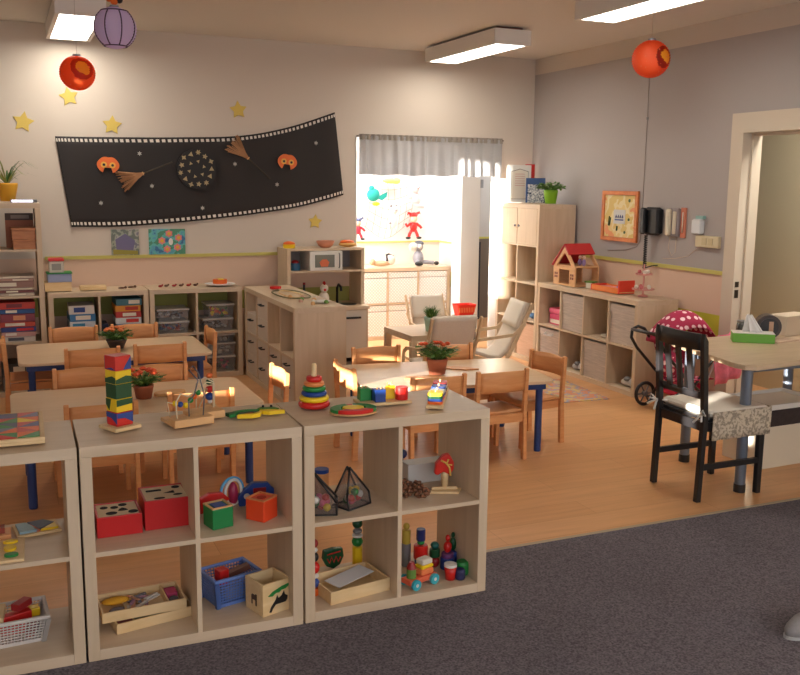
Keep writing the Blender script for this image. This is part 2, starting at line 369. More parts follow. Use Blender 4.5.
# ---------------------------------------------------------------- cube shelving
def cube_shelf(cols, rows, loc, rz, label, group, c=.335, to=.0385, ti=.0165, d=.39, name='cube_shelf', lift=0):
    t = thing(name, label, 'shelf', loc, rz, group)
    W = cols * c + (cols - 1) * ti + 2 * to; Hh = rows * c + (rows - 1) * ti + 2 * to
    MB().box(0, W, 0, d, Hh - to, Hh).build('top_panel', OAKH, t, bev=.0015)
    MB().box(to, W - to, 0, d, 0, to).build('bottom_panel', OAKH, t, bev=.0015)
    MB().box(0, to, 0, d, 0, Hh - to).build('side_panel', OAK, t, bev=.0015)
    MB().box(W - to, W, 0, d, 0, Hh - to).build('side_panel', OAK, t, bev=.0015)
    for r in range(1, rows):
        z = to + r * c + (r - 1) * ti + lift
        MB().box(to, W - to, .002, d - .002, z, z + ti).build('shelf_board', OAKH, t)
    for k in range(1, cols):
        x = to + k * c + (k - 1) * ti
        for r in range(rows):
            z = to + r * (c + ti) + (lift if r else 0); MB().box(x, x + ti, .002, d - .002, z, z + c + (lift if r == 0 else -lift if r == rows - 1 else 0)).build('divider', OAK, t)
    return t
def cell(col, row, c=.335, to=.0385, ti=.0165):  # local x0, z0 of a cell
    return to + col * (c + ti), to + row * (c + ti)
PHI = R(-1.0); PHC = R(-.4)
def RW(x, y, z=0): return (x * cos(PHI) - y * sin(PHI), x * sin(PHI) + y * cos(PHI), z)
P0 = RW(.0015, 0); P1 = RW(-.7695, 0)
PC = (.7735, -.0134, .0)
G1 = 'front row of open cube shelves'
for (P, rz, lb) in ((P1, PHI, 'open cube shelf at left edge of front row holding white basket'), (P0, PHI, 'middle open cube shelf of front row holding red puzzle boxes'), (PC, PHC, 'right end open cube shelf of front row under the ring pyramid')):
    cube_shelf(2, 2, (P[0], P[1], .0045), rz, lb, G1)
Z0 = .0045; ZT = .77 + Z0; ZM = .39 + Z0; ZBt = .0385 + Z0
ZT += .0005; ZM += .0005; ZBt += .0005
# furniture along the walls
cube_shelf(4, 2, (1.674, 4.557, 0), R(-90), 'long cube shelf sticking out from back wall with handled drawers', 'cube shelves on the wood floor')
cube_shelf(2, 2, (.886, 4.533, 0), 0, 'low cube shelf on back wall holding clear plastic boxes', 'cube shelves on the wood floor')
cube_shelf(2, 2, (.113, 4.533, 0), 0, 'low cube shelf on back wall filled with stacked board games', 'cube shelves on the wood floor')
cube_shelf(2, 4, (-.68, 4.35, 0), 0, 'tall cube bookcase at left edge with a yellow plant pot on top', 'tall cube shelves', name='tall_cube_shelf', lift=.028)
RT = (4.284, 4.077)
cube_shelf(4, 2, (4.284, 4.077, 0), R(-90), 'long low cube shelf on grey wall under the dollhouse', 'cube shelves on the wood floor')
tall = cube_shelf(2, 4, (4.284, 4.849, 0), R(-90), 'tall cube cabinet in right corner with two doors at top', 'tall cube shelves', name='tall_cube_shelf')
for k in (0, 1):
    x0, z0 = cell(k, 3); dr = MB().box(x0 + .002, x0 + .333, -.002, .016, z0 + .002, z0 + .333).build('door', OAK, tall, bev=.001)
    xx = x0 + (.31 if k == 0 else .025)
    MB().ball((xx, -.012, z0 + .17), .011).build('knob', SILV, dr)
# alcove cabinet 3x2 with patterned drawer inserts
cab = cube_shelf(3, 2, (3.13, 5.79, 0), 0, 'white-fronted cube cabinet in bright alcove under soft toys', 'cube shelves on the wood floor')
def dots_mat():
    m = bpy.data.materials.new('dotted_white'); m.use_nodes = True; nt = m.node_tree; b = nt.nodes['Principled BSDF']; L = nt.links.new
    tc = nt.nodes.new('ShaderNodeTexCoord'); mp = nt.nodes.new('ShaderNodeMapping'); mp.inputs['Rotation'].default_value = (0, R(45), 0); mp.inputs['Scale'].default_value = (42, 0, 42)
    ck = nt.nodes.new('ShaderNodeTexVoronoi'); ck.inputs['Scale'].default_value = 1; ck.inputs['Randomness'].default_value = 0
    cr = nt.nodes.new('ShaderNodeValToRGB'); cr.color_ramp.elements[0].position = .3; cr.color_ramp.elements[1].position = .38
    cr.color_ramp.elements[0].color = lin((246, 244, 240)); cr.color_ramp.elements[1].color = lin((222, 217, 210))
    L(tc.outputs['Object'], mp.inputs[0]); L(mp.outputs[0], ck.inputs['Vector']); L(ck.outputs['Distance'], cr.inputs[0]); L(cr.outputs[0], b.inputs['Base Color']); b.inputs['Roughness'].default_value = .6
    return m
DOTS = dots_mat(); GAPM = mat('insert_gap', (120, 112, 104), .8)
for col in range(3):
    for row in range(2):
        x0, z0 = cell(col, row)
        dr = MB().box(x0 + .004, x0 + .331, .006, .3, z0 + .003, z0 + .262).box(x0 + .004, x0 + .331, .006, .022, z0 + .27, z0 + .328).box(x0 + .01, x0 + .325, .03, .29, z0 + .262, z0 + .32).build('drawer', [DOTS], cab, bev=.002)

# projecting shelf: inserted drawers with dark hook handles
pu = [o for o in COL.objects if o.get('label', '').startswith('long cube shelf sticking')][0]
INS = mat('insert_white', (212, 196, 178), .6)
for col in range(4):
    for row in range(2):
        if (col, row) in ((2, 1),): continue
        x0, z0 = cell(col, row)
        for h0, h1 in ((.002, .164), (.168, .332)):
            if (col, row) == (0, 1) and h0 > .1: continue
            dd = .012 if (col, row) != (3, 1) else .12
            dr = MB().box(x0 + .003, x0 + .332, dd, .33, z0 + h0, z0 + h1).build('drawer', INS, pu, bev=.002)
            MB().tube([(x0 + .13, dd, z0 + h1 - .05), (x0 + .13, dd - .03, z0 + h1 - .05), (x0 + .21, dd - .03, z0 + h1 - .05), (x0 + .21, dd, z0 + h1 - .05)], .006, 6).build('handle', BLACK, dr)

# right low shelf: woven inserts
lo = [o for o in COL.objects if o.get('label', '').startswith('long low cube shelf on grey')][0]
def woven(name, a, b_):
    m = wood(name, a, b_, (8, 8, 90), .8); return m
WV = woven('woven_grey', (186, 172, 160), (212, 198, 184)); WV2 = woven('woven_peach', (206, 168, 138), (222, 186, 158))
def storage_box(root, col, row, m, label, name='storage_box', handle=False):
    x0, z0 = cell(col, row); M = root.matrix_basis
    w = .325
    t = thing(name, label, 'storage box', M @ Vector((x0 + .167, .19, z0 + .0005)), root.rotation_euler.z, 'storage boxes in the cube shelves')
    b = MB(); b.box(-w / 2, w / 2, -.17, -.155, 0, .315); b.box(-w / 2, w / 2, .155, .17, 0, .315); b.box(-w / 2, -w / 2 + .012, -.155, .155, 0, .315); b.box(w / 2 - .012, w / 2, -.155, .155, 0, .315); b.box(-w / 2 + .012, w / 2 - .012, -.155, .155, 0, .01)
    b.build('box_body', m, t, bev=.003)
    MB().box(-w / 2 - .002, w / 2 + .002, -.175, -.1705, .25, .31).build('rim_band', m, t)
    if handle: MB().tube([(-.06, -.172, .28), (-.06, -.2, .265), (.06, -.2, .265), (.06, -.172, .28)], .008, 6).build('handle', WHITE, t)
for (c_, r_, m_, h_, lb) in ((1, 1, WV, 0, 'grey woven storage box in the upper row under the dollhouse'), (3, 1, WV, 0, 'grey woven storage box, upper row, next to the end nearest the pushchair'),
                         (0, 0, WV, 1, 'light storage box with rolled handle under the pink toy case'), (2, 0, WV, 0, 'grey woven storage box in lower row between two open cells')):
    storage_box(lo, c_, r_, m_, lb, handle=bool(h_))
storage_box(tall, 1, 0, WV2, 'peach striped storage box at bottom of tall corner cabinet')

# ---------------------------------------------------------------- small tables and chairs
def kid_chair():
    t = thing('child_chair', '', 'chair', (0, 0, 0), 0, 'small beech chairs around the tables')
    def bentseat(u, v):
        x = -.165 + .33 * u; y = -.15 + .30 * v
        return (x, y, .298 - .006 * sin(pi * u) * (1 - .3 * v) - (.02 * max(0, v - .85) / .15))
    MB().sheet(bentseat, 10, 8).build('seat', BEECH, t, solid=.012)
    def bk(u, v):
        x = -.15 + .30 * u; return (x, -.182 - .022 * sin(pi * u), .432 + .118 * v + .006 * sin(pi * u) * v)
    MB().sheet(bk, 12, 3).build('backrest', BEECH, t, solid=.012)
    for sx in (-1, 1):
        l = MB(); x = sx * .163
        prof = [(-.195, 0), (-.160, 0), (-.150, .25), (-.156, .32), (-.17, .56), (-.183, .566), (-.196, .56), (-.182, .30)]
        l.prism([(a, b) for a, b in prof], -.012, .012, Matrix.Translation((x, 0, 0)) @ Matrix(((0, 0, 1, 0), (1, 0, 0, 0), (0, 1, 0, 0), (0, 0, 0, 1))))
        l.build('leg', BEECH, t, bev=.003)
        l = MB(); l.prism([(.125, 0), (.155, 0), (.150, .286), (.115, .286)], -.012, .012, Matrix.Translation((sx * .150, 0, 0)) @ Matrix(((0, 0, 1, 0), (1, 0, 0, 0), (0, 1, 0, 0), (0, 0, 0, 1))))
        l.build('leg', BEECH, t, bev=.003)
        MB().box(sx * .146 - .008, sx * .146 + .008, -.15, .118, .235, .284).build('side_rail', BEECH, t)
    MB().box(-.15, .15, -.174, -.158, .235, .288).build('rear_rail', BEECH, t)
    MB().box(-.138, .138, .122, .136, .235, .284).build('front_rail', BEECH, t)
    return t
proto = kid_chair()
# (backrest centre x,y, facing angle (0 = faces +y)), label
CH = [
 (.26, 4.09, 180, 'small chair at far side of back left table, left one, before the game shelf'),
 (.70, 4.09, 180, 'small chair at far side of back left table, behind the flower bowl on right'),
 (1.20, 3.64, 90, 'small chair at right end of back left table, seen from its side'),
 (.31, 3.10, 0, 'small chair at near side of back left table, left one with plain backrest'),
 (.745, 3.12, 0, 'small chair at near side of back left table, right one behind flower bowl'),
 (-.23, 3.62, -90, 'small chair at left end of back left table'),
 (.205, 2.46, 180, 'small chair at far side of front left table, left of striped tower'),
 (.62, 2.42, 180, 'small chair at far side of front left table, right of striped tower'),
 (.21, 1.50, 0, 'small chair at near side of front left table behind striped tower'),
 (.72, 1.61, 0, 'small chair at near side of front left table behind bead maze'),
 (-.31, 1.98, -90, 'small chair at left edge of photo, left end of front left table'),
 (1.27, 2.04, 90, 'sunlit small chair at right end of front left table'),
 (1.655, 2.02, -90, 'small chair at left end of right hand table, nearest ring pyramid'),
 (2.07, 2.53, 180, 'small chair at far side of right hand table, beside the play kitchen'),
 (2.57, 2.43, 180, 'small chair at far side of right hand table behind terracotta flower pot'),
 (3.04, 1.91, 98, 'small chair at right end of right hand table facing the pot'),
 (2.05, 1.50, 0, 'small chair at near side of right hand table, hidden by the shelf top'),
 (2.47, 1.505, 0, 'small chair at near side of right hand table, whole backrest and legs visible'),
]
for i, (x, y, a, lb) in enumerate(CH):
    a = R(a); ox, oy = .19 * -sin(a), .19 * cos(a)
    if i == 0:
        o = proto; o.location = (x + ox, y + oy, .0005); o.rotation_euler = (0, 0, a); o['label'] = lb
    else: dup(proto, (x + ox, y + oy, .0005), a, lb)
def kid_table(x, y, w, d, rz, label):
    t = thing('activity_table', label, 'table', (x, y, .0005), rz, 'low tables with blue legs')
    MB().prism(rrect(-w / 2, w / 2, -d / 2, d / 2, .07), .442, .462).build('tabletop', [TOPM], t, bev=.004)
    b = MB(); a, c = w / 2 - .05, d / 2 - .05
    b.box(-a, a, -c, -c + .02, .40, .4415).box(-a, a, c - .02, c, .40, .4415).box(-a, -a + .02, -c + .02, c - .02, .40, .4415).box(a - .02, a, -c + .02, c - .02, .40, .4415)
    b.build('apron', BLUE, t)
    for sx in (-1, 1):
        for sy in (-1, 1):
            MB().lathe([(.02, 0), (.022, .01), (.022, .3995)], 14, c=(sx * (a - .03), sy * (c - .03), 0)).build('leg', BLUE, t)
kid_table(.49, 3.59, 1.26, .78, 0, 'low table at back left holding the dark flower bowl')
kid_table(.435, 1.99, 1.27, .74, 0, 'low table behind the striped tower at front left')
kid_table(2.33, 2.01, 1.2, .77, R(-8), 'low table on the right holding the terracotta flower pot')
TZ = .4632

# flowers
def flower_pot(loc, label, potm, rt, rb, h, spread, hf, n=60, fl=14, flm=None, leafm=None, blade=False, name='potted_flowers', soil=True, seed=1, group='potted plants'):
    rnd = random.Random(seed)
    t = thing(name, label, 'plant', loc, 0, group)
    b = MB(); b.smooth = True; b.lathe([(rb, 0), (rt * .97, h * .8), (rt, h * .82), (rt, h), (rt * .88, h), (rt * .84, h * .85)], 22); b.build('pot', potm, t)
    g = MB(); leafm = leafm or LG
    for i in range(n):
        a = rnd.uniform(0, 2 * pi); rr = spread * math.sqrt(rnd.random()); z = h + hf * rnd.uniform(.3, 1) * (1 - .4 * rr / spread)
        base = Vector((rt * .4 * cos(a) * rnd.random(), rt * .4 * sin(a) * rnd.random(), h * .86)); tip = Vector((rr * cos(a), rr * sin(a), z))
        if blade:
            w = .004; d = (tip - base); s = d.cross(Vector((0, 0, 1))).normalized() * w
            mid = base + d * .5 + Vector((0, 0, .01)); g.mi(i % 2)
            g.add([base - s, base + s, mid + s, mid - s, tip], [(0, 1, 2, 3), (3, 2, 4)])
        else:
            g.mi(i % 2); g.tube([base, (base + tip) / 2 + Vector((0, 0, .01)), tip], .0016, 4)
            L = spread * .34; d = Vector((cos(a + rnd.uniform(-.8, .8)), sin(a + rnd.uniform(-.8, .8)), rnd.uniform(-.3, .5))).normalized() * L; s = d.cross(Vector((rnd.uniform(-.4, .4), .2, 1))).normalized() * L * .36
            g.add([tip, tip + d * .5 + s, tip + d, tip + d * .5 - s], [(0, 1, 2, 3)])
    g.build('foliage', [leafm, LG2], t)
    if flm:
        f = MB()
        for i in range(fl):
            a = rnd.uniform(0, 2 * pi); rr = spread * .95 * math.sqrt(rnd.random()); c = (rr * cos(a), rr * sin(a), h + hf * (1.02 - .25 * rr / spread))
            f.ball(c, (.017, .017, .012), 8, 5)
            for q in range(5): f.ball((c[0] + .013 * cos(q * 1.257), c[1] + .013 * sin(q * 1.257), c[2]), (.009, .009, .005), 6, 4)
        f.build('blossoms', flm, t)
    return t
flower_pot((.515, 3.60, TZ), 'dark bowl of orange flowers on back left table', mat('dark_pot', (78, 62, 60), .5), .072, .046, .07, .115, .08, 150, 16, mat('flower_pale_orange', (224, 122, 62), .6), seed=3)
flower_pot((.475, 1.97, TZ), 'orange flowers behind the striped tower on front left table', TERRA, .055, .042, .075, .10, .09, 130, 9, ORNG_FL, seed=5)
flower_pot((2.27, 1.99, TZ), 'terracotta pot of orange flowers on the right hand table', TERRA, .066, .05, .10, .125, .10, 190, 8, ORNG_FL, seed=8)
# orange-brown sheet things beside T3 pot
def flat_leaf(loc, rz, label, name='wooden_board'):
    b = MB(); b.prism([(-.12, -.03), (.05, -.05), (.13, 0), (.04, .04), (-.1, .04)], 0, .008)
    return tag(b.build(name, BEECH, None, loc, rz, bev=.002), label, 'board', 'thin wooden boards')
flat_leaf((2.13, 1.90, TZ), R(-12), 'thin orange wooden board lying in front of terracotta pot')
flat_leaf((2.47, 2.08, TZ), R(-35), 'thin orange wooden board lying right of terracotta pot')
tag(MB().prism(circ(0, 0, .09, 20, .05), 0, .02).build('napkin_holder', BEECHL, None, (.62, 2.0, TZ), R(10), bev=.006), 'flat pale wooden dish beside flowers on front left table', 'dish')

# ---------------------------------------------------------------- black chair, big wooden table, around
t = thing('dining_chair', 'black wooden chair with white tied cushion at the wood desk', 'chair', (3.29, .69, .0006), R(-90))
w = .178
for sx in (-1, 1):
    x = sx * w
    M = Matrix.Translation((x, 0, 0)) @ Matrix(((0, 0, 1, 0), (1, 0, 0, 0), (0, 1, 0, 0), (0, 0, 0, 1)))
    MB().prism([(-.215, 0), (-.185, 0), (-.170, .44), (-.20, .86), (-.225, .90), (-.232, .86), (-.20, .44)], -.015, .015, M).build('leg', BLACKW, t, bev=.003)
    MB().prism([(.195, 0), (.225, 0), (.228, .43), (.190, .43)], -.015, .015, M).build('leg', BLACKW, t, bev=.003)
    MB().box(x - .012, x + .012, -.165, .19, .38, .428).build('side_rail', BLACKW, t)
    MB().box(x - .01, x + .01, -.18, .2, .17, .2).build('stretcher', BLACKW, t)
MB().box(-w + .015, w - .015, -.19, -.165, .38, .428).build('rear_rail', BLACKW, t)
MB().box(-w + .015, w - .015, .2, .22, .38, .428).build('front_rail', BLACKW, t)
MB().box(-w - .012, w + .012, -.165, .235, .43, .448).build('seat', BLACKW, t, bev=.004)
MB().sheet(lambda u, v: (-w + .015 + (2 * w - .03) * u, -.218 - .02 * sin(pi * u), .81 + .085 * v), 10, 2).build('top_rail', BLACKW, t, solid=.018)
MB().sheet(lambda u, v: (-w + .015 + (2 * w - .03) * u, -.188 - .01 * sin(pi * u), .55 + .035 * v), 10, 2).build('lower_rail', BLACKW, t, solid=.016)
for k in range(3):
    x = -.085 + .085 * k; MB().bar((x, -.2, .58), (x, -.233, .815), .036, .012, (0, 1, 0)).build('slat', BLACKW, t)
# cushion with ties (rests on the chair: own thing)
cu = thing('seat_cushion', 'white and beige chair cushion with ruffled skirt and ties', 'cushion', (3.30, .69, .4495), R(-90))
MB().box(-.198, .198, -.165, .236, 0, .04, b=.014).build('pad', CREAMW, cu)
sk = MB()
def skirt(u, v):
    # runs along local left(x=+)... near side of the camera is local +x? root -90: local +x -> -y world
    L = .78; s_ = u * L
    if s_ < .40: x, y = .203, -.16 + s_
    else: x, y = .203 - (s_ - .40), .24
    k = .002 + .004 * sin(u * 60) * v
    return (x + (k if s_ < .40 else 0), y + (k if s_ >= .40 else 0), .035 - .15 * v)
def flor_mat():
    m = bpy.data.materials.new('floral_beige'); m.use_nodes = True; nt = m.node_tree; b = nt.nodes['Principled BSDF']; L = nt.links.new; b.inputs['Roughness'].default_value = .9
    v = nt.nodes.new('ShaderNodeTexNoise'); v.inputs['Scale'].default_value = 70; v.inputs['Detail'].default_value = 2; tc = nt.nodes.new('ShaderNodeTexCoord'); L(tc.outputs['Object'], v.inputs['Vector'])
    cr = nt.nodes.new('ShaderNodeValToRGB'); cr.color_ramp.elements[0].position = .42; cr.color_ramp.elements[1].position = .55; cr.color_ramp.elements[0].color = lin((150, 136, 120)); cr.color_ramp.elements[1].color = lin((206, 190, 166)); L(v.outputs['Fac'], cr.inputs[0]); L(cr.outputs[0], b.inputs['Base Color'])
    return m
sk.sheet(skirt, 80, 4); sk.build('ruffled_skirt', flor_mat(), cu, solid=.003)
for sx in (-1, 1):
    x = sx * .178
    b = MB(); b.tube([(sx * .15, -.15, .02), (x, -.215, .03), (x + sx * .04, -.25, .0)], .006, 6).tube([(x, -.215, .03), (x - sx * .02, -.25, -.02)], .006, 6)
    b.tube([(x, -.22, .03), (x + sx * .03, -.235, .055), (x + sx * .045, -.23, .03), (x, -.22, .03)], .005, 6); b.build('tie', WHITE, cu)

t = thing('desk', 'big light wood desk with rounded corner and grey metal legs at right', 'desk', (0, 0, .0006), 0)
tp = [(3.335, .57), (3.345, .50), (3.39, .462), (3.8, .505), (4.42, .6), (4.53, .65), (4.56, .75), (4.56, 1.28), (4.5, 1.34), (4.3, 1.36), (3.95, 1.29), (3.53, 1.27), (3.475, 1.24), (3.455, 1.19)]
DESK = wood('desk_wood', (200, 172, 138), (216, 190, 158), (4, 26, 26), .3, .5)
MB().prism(tp, .692, .72).build('desktop', [DESK], t, bev=.004)
for x, y in ((3.425, .56), (3.52, 1.12), (4.42, .74), (4.42, 1.22)):
    l = MB().lathe([(.029, .02), (.03, .6915)], 20, c=(x, y, 0)).build('leg', mat('grey_metal', (120, 128, 142), .35, .5), t)
    MB().lathe([(.032, 0), (.032, .045)], 20, c=(x, y, 0)).build('foot_cap', BLACK, l)
MB().box(3.56, 4.38, 1.1, 1.14, .63, .691).box(3.47, 4.38, .6, .63, .65, .691).build('frame_rail', mat('grey_metal', (120, 128, 142)), t)
# tissue box
t = thing('tissue_box', 'green and white tissue box on the desk', 'tissue box', (3.935, 1.06, .7211), R(-37))
MB().box(-.12, .12, -.06, .06, 0, .055).build('carton', mat('lime_green', (112, 178, 58), .5), t, bev=.002)
MB().box(-.12, .12, -.06, .06, .0552, .058).build('top_panel', WHITE, t)
def tis(u, v):
    a = u * 2 * pi; r = .045 * (1 - v) + .012 * v
    return (r * cos(a) * (1 + .5 * sin(3 * a)) - .03 * v, r * sin(a) * .6 * (1 + .3 * sin(5 * a)), .0585 + .10 * v + .01 * sin(4 * a) * v)
MB().sheet(tis, 30, 6).build('tissue', mat('tissue', (236, 234, 230), .9), t, solid=.001)
t = thing('tape_reel', 'dark brown round ribbon reel standing on the desk', 'reel', (4.12, 1.13, .7211), R(-34))
M = Matrix.Translation((0, 0, .075)) @ Euler((R(90), 0, 0)).to_matrix().to_4x4()
MB().lathe([(.073, -.05), (.075, -.045), (.075, .045), (.073, .05)], 28, M).build('reel_body', mat('brown_dark', (64, 48, 40), .35), t)
MB().lathe([(.055, .0505), (.055, .054)], 28, M).build('reel_face', mat('brown_black', (40, 32, 30), .4), t)
MB().box(-.002, .024, -.057, -.0545, .04, .11).build('paper_tag', mat('tag_peach', (200, 160, 130), .6), t)
t = thing('glass_jar', 'dark glass jar on the desk behind the tissue box', 'jar', (4.02, 1.22, .7211), 0)
b = MB(); b.smooth = True; b.lathe([(.045, 0), (.05, .01), (.05, .07), (.045, .085)], 20); b.build('jar_body', mat('smoked_glass', (84, 80, 78), .1, alpha=.85), t)
MB().lathe([(.046, .0855), (.046, .1)], 20).build('lid', GREY, t)
tag(MB().box(-.11, .11, -.05, .05, 0, .006).build('paper_sheet', mat('paper_pinkish', (206, 176, 150), .8), None, (4.13, 1.02, .7208), R(10)), 'brown paper sheet lying on desk beside reel', 'paper')
tag(MB().box(-.13, .13, -.07, .07, 0, .125).build('carton_box', mat('carton_pale', (214, 196, 170), .7), None, (4.40, 1.22, .7211), R(8), bev=.004), 'pale carton on the desk at right photo edge', 'box')
# white box under the desk with dark lining and tray
t = thing('storage_crate', 'white crate under the desk with dark brown bag lining', 'crate', (4.06, .98, .0006), R(2))
b = MB(); b.box(-.23, .23, -.16, -.145, 0, .30).box(-.23, .23, .145, .16, 0, .30).box(-.23, -.215, -.145, .145, 0, .30).box(.215, .23, -.145, .145, 0, .30).box(-.215, .215, -.145, .145, 0, .015)
b.build('crate_body', mat('crate_cream', (226, 214, 190), .6), t, bev=.003)
b = MB(); b.prism(rrect(-.235, .235, -.165, .165, .02), .255, .355); b.build('bag_lining', mat('dark_brown_cloth', (58, 48, 46), .8, noise=.2, scale=30, bump=.5), t)
tr = thing('shallow_tray', 'white shallow tray resting on the crate under the desk', 'tray', (4.06, .98, .3565), R(2))
b = MB(); b.box(-.25, .25, -.17, .17, 0, .008).box(-.25, .25, -.17, -.155, .008, .03).box(-.25, .25, .155, .17, .008, .03).box(-.25, -.235, -.155, .155, .008, .03).box(.235, .25, -.155, .155, .008, .03)
b.build('tray_body', WHITE, tr)
t2 = MB().box(-.22, .22, -.14, .14, .0085, .014).build('paper_insert', CREAMW, tr)

# shoe at right edge
t = thing('sneaker', 'tip of a grey shoe on carpet at right photo edge', 'shoe', (2.505, -.80, .0045), R(-2))
def shoe(u, v):
    a = u * 2 * pi; L = [(.135, .045, 0), (.14, .05, .02), (.135, .046, .035), (.11, .036, .06), (.05, .02, .075), (.0, .001, .078)]
    k = v * (len(L) - 1); i = min(int(k), len(L) - 2); f = k - i
    rx, ry, z = [L[i][q] * (1 - f) + L[i + 1][q] * f for q in range(3)]
    return (rx * cos(a) + .01 * v, ry * sin(a), z + .01 + .03 * (1 if cos(a) > 0 else 0) * v * cos(a))
MB().sheet(shoe, 32, 15).build('upper', mat('grey_canvas', (142, 136, 134), .8, noise=.1, scale=80), t, solid=.002)
MB().prism(circ(0, 0, .14, 32, .05), 0, .012).build('sole', mat('white_rubber', (190, 188, 186), .6), t)
b = MB()
for k in range(4): b.tube([(-.06 + .03 * k, -.03, .066 + .002 * k), (-.055 + .03 * k, 0, .088 + .003 * k), (-.06 + .03 * k, .03, .066 + .002 * k)], .003, 5)
b.build('laces', WHITE, t)

# ---------------------------------------------------------------- banner and wall decorations
def wallpt(u, v):  # banner param -> x, z on back wall
    top = [(.243, 1.985), (.62, 1.99), (1.2, 2.005), (1.75, 2.035), (2.19, 2.125), (2.609, 2.268)]
    bot = [(.335, 1.262), (.75, 1.262), (1.3, 1.30), (1.85, 1.36), (2.3, 1.43), (2.695, 1.533)]
    def cr(P, t):
        t = t * (len(P) - 1); i = min(int(t), len(P) - 2); f = t - i
        a, b, c, d = P[max(i - 1, 0)], P[i], P[i + 1], P[min(i + 2, len(P) - 1)]
        return [.5 * (2 * b[k] + (c[k] - a[k]) * f + (2 * a[k] - 5 * b[k] + 4 * c[k] - d[k]) * f * f + (3 * b[k] - a[k] - 3 * c[k] + d[k]) * f ** 3) for k in (0, 1)]
    a = cr(top, u); b = cr(bot, u)
    return (a[0] * (1 - v) + b[0] * v, a[1] * (1 - v) + b[1] * v)
def bn(u, v, off=0):
    x, z = wallpt(u, v); return (x, YB - .018 - .006 * sin(u * 34 + v) - off, z)
t = thing('film_banner', 'long black cloth banner edged like a film strip on back wall', 'banner', (1.45, YB - .02, 1.26))
inv = Matrix.Translation((-1.45, -(YB - .02), -1.26))
def place(mb): mb.v = [inv @ v for v in mb.v]; return mb
place(MB().sheet(lambda u, v: bn(u, v), 90, 10)).build('cloth', mat('black_cloth', (40, 34, 33), .75), t, solid=.002)
n = 62
for nm_, e0, e1 in (('upper_film_holes', .022, .056), ('lower_film_holes', .946, .98)):
    f = MB()
    for i in range(n):
        u0 = (i + .2) / n; u1 = (i + .78) / n
        f.add([bn(u0, e1, .003), bn(u1, e1, .003), bn(u1, e0, .003), bn(u0, e0, .003)], [(0, 1, 2, 3)])
    place(f).build(nm_, mat('film_white', (218, 210, 200), .7), t)
def xz(poly, x, z, y0, y1, mb, s=1, rot=0):
    M = Matrix.Translation((x, y1, z)) @ Euler((R(90), 0, 0)).to_matrix().to_4x4() @ Euler((0, 0, rot)).to_matrix().to_4x4() @ Matrix.Scale(s, 4)
    mb.prism(poly, 0, (y1 - y0) / s, M)
# banner attachments : small stars (things pinned)
from itertools import count
YN = YB - .031
def px2w(u, v, y=YN):  # helper used once: measured positions on the back wall
    return None
SM = [(.75, 1.44), (1.14, 1.765), (1.18, 1.60), (1.64, 1.52), (1.66, 1.74), (.90, 1.93), (1.87, 1.86 - .05), (2.36, 1.98), (2.2, 1.52)]
SM = [(.572, 1.456), (.894, 1.864), (.986, 1.598), (1.404, 1.415), (1.693, 1.793), (2.429, 1.991), (2.066, 1.621)]
lbs = ['lower left below the first pumpkin mask', 'above the left broom handle', 'below the left broom', 'below the round wreath', 'between wreath and right broom', 'right of the second pumpkin mask', 'at handle end of the right broom']
for (x, z), lb in zip(SM, lbs):
    b = MB(); xz(star(0, 0, .02, .5, 6), 0, 0, 0, .004, b)
    tag(b.build('small_star', mat('star_silver', (176, 172, 164), .5), None, (x, YN - .004, z)), 'tiny silver star on black banner, ' + lb, 'star', 'tiny stars on the banner')
def mask(x, z, rot, label):
    t = thing('pumpkin_mask', label, 'mask', (x, YN - .016, z), 0, 'pumpkin masks'); t.rotation_euler = (0, rot, 0)
    b = MB(); P = []
    for i in range(40):
        a = 2 * pi * i / 40; rx = .088; rz = .062 * (1 + .12 * abs(cos(3 * a)))
        zz = rz * sin(a)
        if sin(a) < -.3 and abs(cos(a)) < .45: zz = -.022
        P.append((rx * cos(a), zz))
    xz(P, 0, 0, 0, .012, b); b.build('face', mat('pumpkin_orange', (228, 108, 40), .5), t)
    for s in (-1, 1):
        b = MB(); xz(circ(0, 0, .024), s * .034, .0, -.006, -.0005, b); e = b.build('eye', mat('mask_yellow', (232, 178, 70), .5), t)
        b = MB(); xz(circ(0, 0, .011), s * .034, .0, -.009, -.0065, b); b.build('pupil', BLACK, e)
mask(.639, 1.765, R(4), 'orange pumpkin mask at left end of the black banner')
mask(2.159, 1.82, R(8), 'orange pumpkin mask at right end of the black banner')
def broom(x, z, rot, label):
    t = thing('toy_broom', label, 'broom', (x, YN - .02, z), 0, 'twig brooms on the banner'); t.rotation_euler = (0, rot, 0)
    MB().tube([(0, 0, 0), (.10, 0, 0), (.25, .003, .0)], .006, 6).build('handle', mat('dark_twig', (66, 56, 46), .8), t)
    b = MB(); rnd = random.Random(3)
    for i in range(36):
        a = rnd.uniform(-1, 1); l = rnd.uniform(.17, .22); b.tube([(0.005, 0, 0), (-.06, .004 * a, .022 * a), (-l, rnd.uniform(-.008, .008), .088 * a + .002)], .0038, 4)
    b.build('twigs', mat('straw', (170, 122, 84), .8), t)
    MB().tube([(-.012, -.009, -.0), (-.012, 0, .012), (-.012, .009, 0), (-.012, 0, -.012)], .004, 6, closed=True).build('binding', BEECHL, t)
broom(.925, 1.705, R(-22), 'left twig broom on the banner, bristles at lower left')
broom(1.815, 1.835, R(42), 'right twig broom on the banner, bristles at upper left')
t = thing('round_wreath', 'round black disc wreath with pale gold shapes on the banner', 'wreath', (1.357, YN - .024, 1.745))
b = MB(); xz(circ(0, 0, .165, 36), 0, 0, 0, .02, b); b.build('disc', mat('wreath_black', (24, 20, 20), .6), t)
b = MB(); rnd = random.Random(12); gold = mat('pale_gold', (172, 150, 110), .5)
